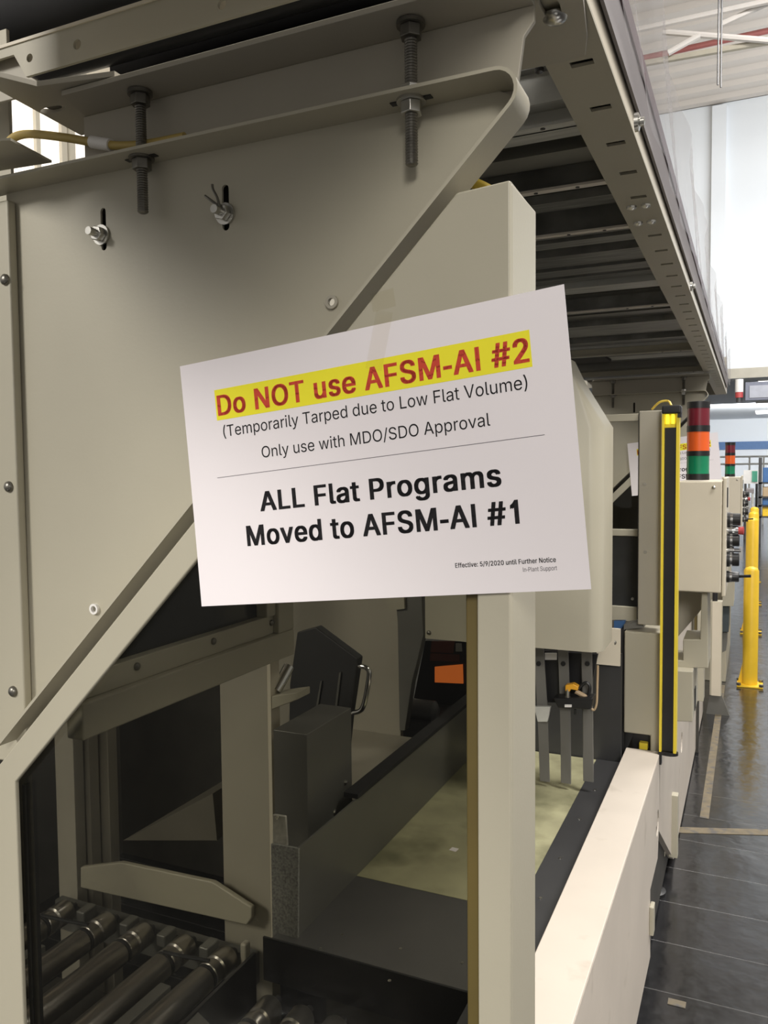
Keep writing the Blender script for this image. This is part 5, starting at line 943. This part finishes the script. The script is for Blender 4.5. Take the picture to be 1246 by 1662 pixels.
bt = MB().lathe((x2_, yb_, z_), (1, 0, 0), [(0, 0.012), (0.02, 0.012), (0.021, 0.006), (0.04, 0.006)], 14).build('key_barrel', CHROME, cb, smooth=True)
MB().box(x2_+0.035, x2_+0.045, yb_-0.003, yb_+0.003, z_-0.03, z_+0.012).build('key', CHROME, bt)
YS = YK+0.06
xc = (PY(1114, 700, YS).x+PY(1152, 700, YS).x)/2; rs = (PY(1152, 700, YS).x-PY(1114, 700, YS).x)/2
st = thing('signal_tower', 'three colour signal tower lamp on the nearer control box, red orange green', 'signal tower', (xc, YS, z1_))
def sz(py): return PY(1133, py, YS).z
for (pa, pb, m_, nm, k_) in ((779, 769, BLACK, 'base', 1.0), (769, 740, GREENLENS, 'green_lens', 0.97), (740, 732, BLACK, 'spacer', 1.0), (732, 701, ORANGELENS, 'orange_lens', 0.97), (701, 691, BLACK, 'spacer', 1.0), (691, 663, REDLENS, 'red_lens', 0.97), (663, 652, BLACK, 'cap', 1.0)):
    zz0 = max(sz(pa), z1_) if nm == 'base' else sz(pa); zz1 = sz(pb)
    MB().lathe((xc, YS, zz0), (0, 0, 1), [(0, rs*k_), (zz1-zz0-0.001, rs*k_), (zz1-zz0, rs*k_*(0.9 if nm == 'cap' else 1))], 28).build(nm, m_, st, smooth=True)
DY2 = 3.5
copy_tree(cb, (0.012, DY2, -0.035), 'farther beige control box with dark buttons beyond the first')
copy_tree(st, (0.012, DY2, -0.035), 'farther small three colour signal tower lamp beyond the first')
tag(MB().box(PY(1180, 900, 6.4).x-0.25, PY(1180, 900, 6.4).x+0.0, 6.402, 7.8, 0.0, z0_-0.0455).build('far_cabinet', BEIGE, bevel=0.006), 'beige cabinet under the farther control box', 'cabinet')

# lower parts behind the light curtain
YM = 2.66
def pl(pts, Y, dep, name, m_, lab, cat, bev=0.003, holes=()):
    return tag(MB().prism([PY(*p, Y) for p in pts], (0, dep, 0), holes=[[PY(*q, Y) for q in h] for h in holes]).build(name, m_, bevel=bev), lab, cat)
pl(((1090, 958), (1139, 962), (1141, 985), (1132, 997), (1090, 1045)), YM+0.17, 0.02, 'support_bracket', BEIGE_GREY, 'curved grey beige bracket right below the nearer control box', 'bracket')
pl(((1138, 962), (1148, 962), (1149, 1085), (1090, 1083), (1090, 1072), (1108, 1072), (1108, 1038), (1136, 1038)), YM, 0.16, 'machine_cover', BEIGE, 'beige cut-out cover sheet below the nearer control box', 'cover')
pl(((1075, 1087), (1124, 1090), (1124, 1172), (1075, 1170)), YM-0.05, 0.25, 'terminal_box', BEIGE, 'beige terminal box below the cut-out cover sheet, right of the light curtain', 'box')
a = PX(1125, 1128, PY(1124, 1130, YM-0.05).x)
tag(MB().box(PY(1124, 1130, YM-0.05).x, PY(1124, 1130, YM-0.05).x+0.003, YM+0.02, YM+0.06, 0.83, 0.90).build('slot_cover', BLACK), 'black slot on the side of the terminal box', 'slot')
# lower side skirt receding
xk = -0.265
sk = thing('side_skirt', 'long beige lower skirt of the machine beyond the light curtain', 'skirt', (xk, 4.3, 0.0))
MB().prism([V(xk, 3.36, 0.02), V(xk, 5.5, 0.02), V(xk, 5.5, 0.90), V(xk, 2.5, 0.90), V(xk, 2.5, 0.55)], (-0.02, 0, 0), holes=[circ(PX(1106, 1205, xk), 0.045, 'x', 18)]).build('sheet', BEIGE_WORN, sk)
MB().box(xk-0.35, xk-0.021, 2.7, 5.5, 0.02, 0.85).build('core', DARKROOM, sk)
for (px0, px1, pb_, Y, lab) in ((1085, 1099, 1394, 3.25, 'pale flat leg post standing low beside the skirt'), (1071, 1079, 1391, 3.2, 'narrow pale leg post right at the end of the beam')):
    a_, b_ = PY(px0, 1290, Y), PY(px1, pb_, Y)
    tag(MB().box(a_.x, b_.x, Y, Y+0.04, b_.z, PY(px0, 1290 if px0 > 1080 else 1225, Y).z).build('leg_post', BEIGE, bevel=0.003), lab, 'leg post', 'leg posts at the beam end')
c = PY(1074, 1412, 2.6); c.z = max(c.z, 0.0)
t = thing('levelling_foot', 'dark levelling foot on the floor below the beam end', 'foot', (-0.32, 3.10, 0))
MB().lathe((-0.32, 3.10, 0), (0, 0, 1), [(0, 0.05), (0.012, 0.05), (0.02, 0.02), (0.03, 0.012), (0.4, 0.012)], 18).build('pad', BLACK, t, smooth=True)
a_, b_ = PY(1153, 976, 5.5), PY(1170, 1130, 5.5)
t = thing('aluminium_leg', 'pale upright leg with a black knob under the control box door', 'leg', ((a_.x+b_.x)/2, 5.52, 0))
MB().box(a_.x, b_.x, 5.5, 5.58, b_.z, a_.z).build('upright', BEIGE, t, bevel=0.003)
MB().box(a_.x+0.01, b_.x-0.003, 5.497, 5.5, b_.z, a_.z).build('slot_strip', CREAM, t)
MB().cyl(((a_.x+b_.x)/2-0.01, 5.53, a_.z), ((a_.x+b_.x)/2-0.01, 5.53, a_.z+0.07), 0.016, 12).build('knob', BLACK, t, smooth=True)
MB().prism([V(a_.x, 5.53, b_.z), V(b_.x, 5.53, b_.z), V(b_.x+0.05, 5.53, 0.0), V(a_.x-0.02, 5.53, 0.0)], (0, 0.05, 0)).build('foot_plate', GREYMETAL, t)
pl(((1172, 944), (1191, 944), (1190, 984), (1172, 984)), 6.0, 0.3, 'relay_box', BEIGE, 'small beige box beyond the black knob', 'box')
pl(((1170, 984), (1183, 984), (1182, 1026), (1170, 1026)), 6.05, 0.3, 'filter_unit', TEALDARK, 'dark slate unit under the small beige box', 'box')
pl(((1170, 1026), (1180, 1026), (1178, 1056), (1170, 1060)), 6.1, 0.3, 'filter_bowl', GREYMETAL, 'grey bowl under the dark slate unit', 'bowl')

# ================================================================== BOLLARDS
def bollard(x, y, h, r, lab):
    t = thing('bollard', lab, 'bollard', (x, y, 0), 'yellow bollards along the aisle')
    MB().lathe((x, y, 0.012), (0, 0, 1), [(0, r), (h-0.03, r), (h-0.012, r*0.8), (h, 0.01)], 28).build('post', YELLOW, t, smooth=True)
    bp_ = MB().box(x-r*1.7, x+r*1.7, y-r*1.7, y+r*1.7, 0, 0.012).build('base_plate', YELLOW, t, bevel=0.003)
    for sx in (-1, 1):
        for sy in (-1, 1):
            MB().cyl((x+sx*r*1.45, y+sy*r*1.45, 0.012), (x+sx*r*1.45, y+sy*r*1.45, 0.028), 0.016, 6).build('anchor_bolt', ZINCDARK, bp_)
    MB().prism([V(x-r, y, 0.012), V(x-r*1.6, y, 0.012), V(x-r, y, 0.16)], (0, 0.01, 0)).build('gusset', YELLOW, t)
    return t
b0 = PZ(1216.5, 1112, 0); hb = PY(1216.5, 922, b0.y).z
bollard(b0.x, b0.y, hb, 0.5*(PY(1229, 1000, b0.y).x-PY(1204, 1000, b0.y).x), 'yellow bollard nearest the camera, in the aisle')
b1 = PZ(1220, 1030, 0); h1 = PY(1220, 842, 8.4).z
bollard(PY(1220, 900, 8.4).x, 8.4, h1, 0.055, 'second yellow bollard, just behind the nearest')
bollard(PY(1222, 900, 10.2).x, 10.2, PY(1222, 832, 10.2).z, 0.055, 'third yellow bollard in the aisle row')
bollard(PY(1223, 900, 12.2).x, 12.2, PY(1223, 824, 12.2).z, 0.055, 'farthest yellow bollard in the aisle row')

# ================================================================== PAPER SIGN
YS_ = 0.7335
C0, C1, C2, C3 = PY(294, 595, YS_), PY(916, 462, YS_), PY(961, 955, YS_), PY(332, 983, YS_)
def sheet(xm, ym, lift=0.0):
    u, v = xm/431.8, ym/279.4
    p = C0*(1-u)*(1-v)+C1*u*(1-v)+C2*u*v+C3*(1-u)*v
    return p+V(0, -lift-0.004*(2*u-1)**2*0.6-0.003*v*v, 0)
ps = thing('paper_sign', 'white paper notice taped to the near guard frame, red title on yellow', 'paper sign', (C0+C1+C2+C3)/4)
g_ = MB(); nx, ny = 24, 16; gr = [[(g_.bm.verts.new(sheet(431.8*i/nx, 279.4*j/ny)), g_.bm.verts.new(sheet(431.8*i/nx, 279.4*j/ny, -0.0003))) for j in range(ny+1)] for i in range(nx+1)]
for i in range(nx):
    for j in range(ny):
        q = (gr[i][j], gr[i+1][j], gr[i+1][j+1], gr[i][j+1])
        g_.bm.faces.new([a_[0] for a_ in q]); g_.bm.faces.new([a_[1] for a_ in reversed(q)])
so = g_.build('sheet', PAPER, ps)
for p_ in so.data.polygons: p_.use_smooth = True
def strip(x0, x1, y0, y1, lift, name, m_, n=24):
    s_ = MB(); a_ = [(s_.bm.verts.new(sheet(x0+(x1-x0)*i/n, y0, lift)), s_.bm.verts.new(sheet(x0+(x1-x0)*i/n, y1, lift))) for i in range(n+1)]
    for i in range(n): s_.bm.faces.new((a_[i][0], a_[i+1][0], a_[i+1][1], a_[i][1]))
    return s_.build(name, m_, ps)
strip(42.7, 396.5, 34.7, 69.3, 0.0002, 'highlight_band', YELLOWINK)
strip(36.1, 402.1, 133.5, 134.1, 0.0002, 'rule_line', GREYINK)
LINES = [("Do NOT use AFSM-AI #2", 45.0, 394.5, 64.4, 23.0, 23, REDINK, 0.0004),
         ("(Temporarily Tarped due to Low Flat Volume)", 49.4, 390.3, 88.7, 12.6, 0, BLACKINK, 0.0003),
         ("Only use with MDO/SDO Approval", 96.0, 351.6, 118.2, 12.4, 0, BLACKINK, 0.0003),
         ("ALL Flat Programs", 88.0, 357.4, 177.0, 21.7, 23, BLACKINK, 0.0003),
         ("Moved to AFSM-AI #1", 67.5, 371.5, 214.3, 22.8, 23, BLACKINK, 0.0003),
         ("Effective: 5/9/2020 until Further Notice", 304.0, 402.2, 252.6, 4.6, 14, BLACKINK, 0.0003),
         ("In-Plant Support", 370.6, 402.6, 260.2, 4.2, 0, GREYINK, 0.0003)]
for (body, x0, x1, base, cap, wgt, m_, lift) in LINES:
    vs, fs = text_bm(body, x1-x0, cap, wgt)
    s_ = MB(); vv = [s_.bm.verts.new(sheet(x0+a_, base-b_, lift)) for a_, b_ in vs]
    for f_ in fs:
        try: s_.bm.faces.new([vv[i] for i in f_])
        except ValueError: pass
    s_.build('lettering', m_, ps)
# tape that holds the sheet, plus an older tape scrap on the frame
def tapestrip(p0, p1, hw, Y, name, lab):
    a_, b_ = PY(*p0, Y), PY(*p1, Y); d_ = (b_-a_).normalized(); n_2 = V(-d_.z, 0, d_.x)*hw
    return tag(MB().prism([a_-n_2, a_+n_2, b_+n_2, b_-n_2], (0, 0.0002, 0)).build(name, TAPE), lab, 'tape')
tapestrip((624, 505), (606, 600), 0.009, 0.7285, 'clear_tape', 'clear tape strip over the top edge of the paper sign')
tapestrip((603, 492), (640, 482), 0.009, YF-0.0006, 'tape_scrap', 'leftover clear tape scrap on the beige frame above the sign')

# ================================================================== SECOND MODULE (same parts farther along)
DM = 3.55
copy_tree(gf, (0, DM, 0), 'farther beige guard frame with diagonal bar, beyond the light curtain')
copy_tree(pp, (0, DM, 0), 'farther beige triangular sheet panel under the overhead conveyor, beyond the light curtain')
copy_tree(ps, (0, DM, 0), 'farther white paper notice, mostly hidden behind the signal tower and light curtain')
for o in [o for o in list(bpy.data.objects) if o.type == 'EMPTY' and o.name.startswith('threaded_rod')]:
    copy_tree(o, (0, DM, 0), 'farther threaded rod above the second panel, %s one' % ('left' if o.location.x < -0.5 else 'right'))
copy_tree(ub, (0, DM, 0), 'farther long beige angle bracket above the second panel')
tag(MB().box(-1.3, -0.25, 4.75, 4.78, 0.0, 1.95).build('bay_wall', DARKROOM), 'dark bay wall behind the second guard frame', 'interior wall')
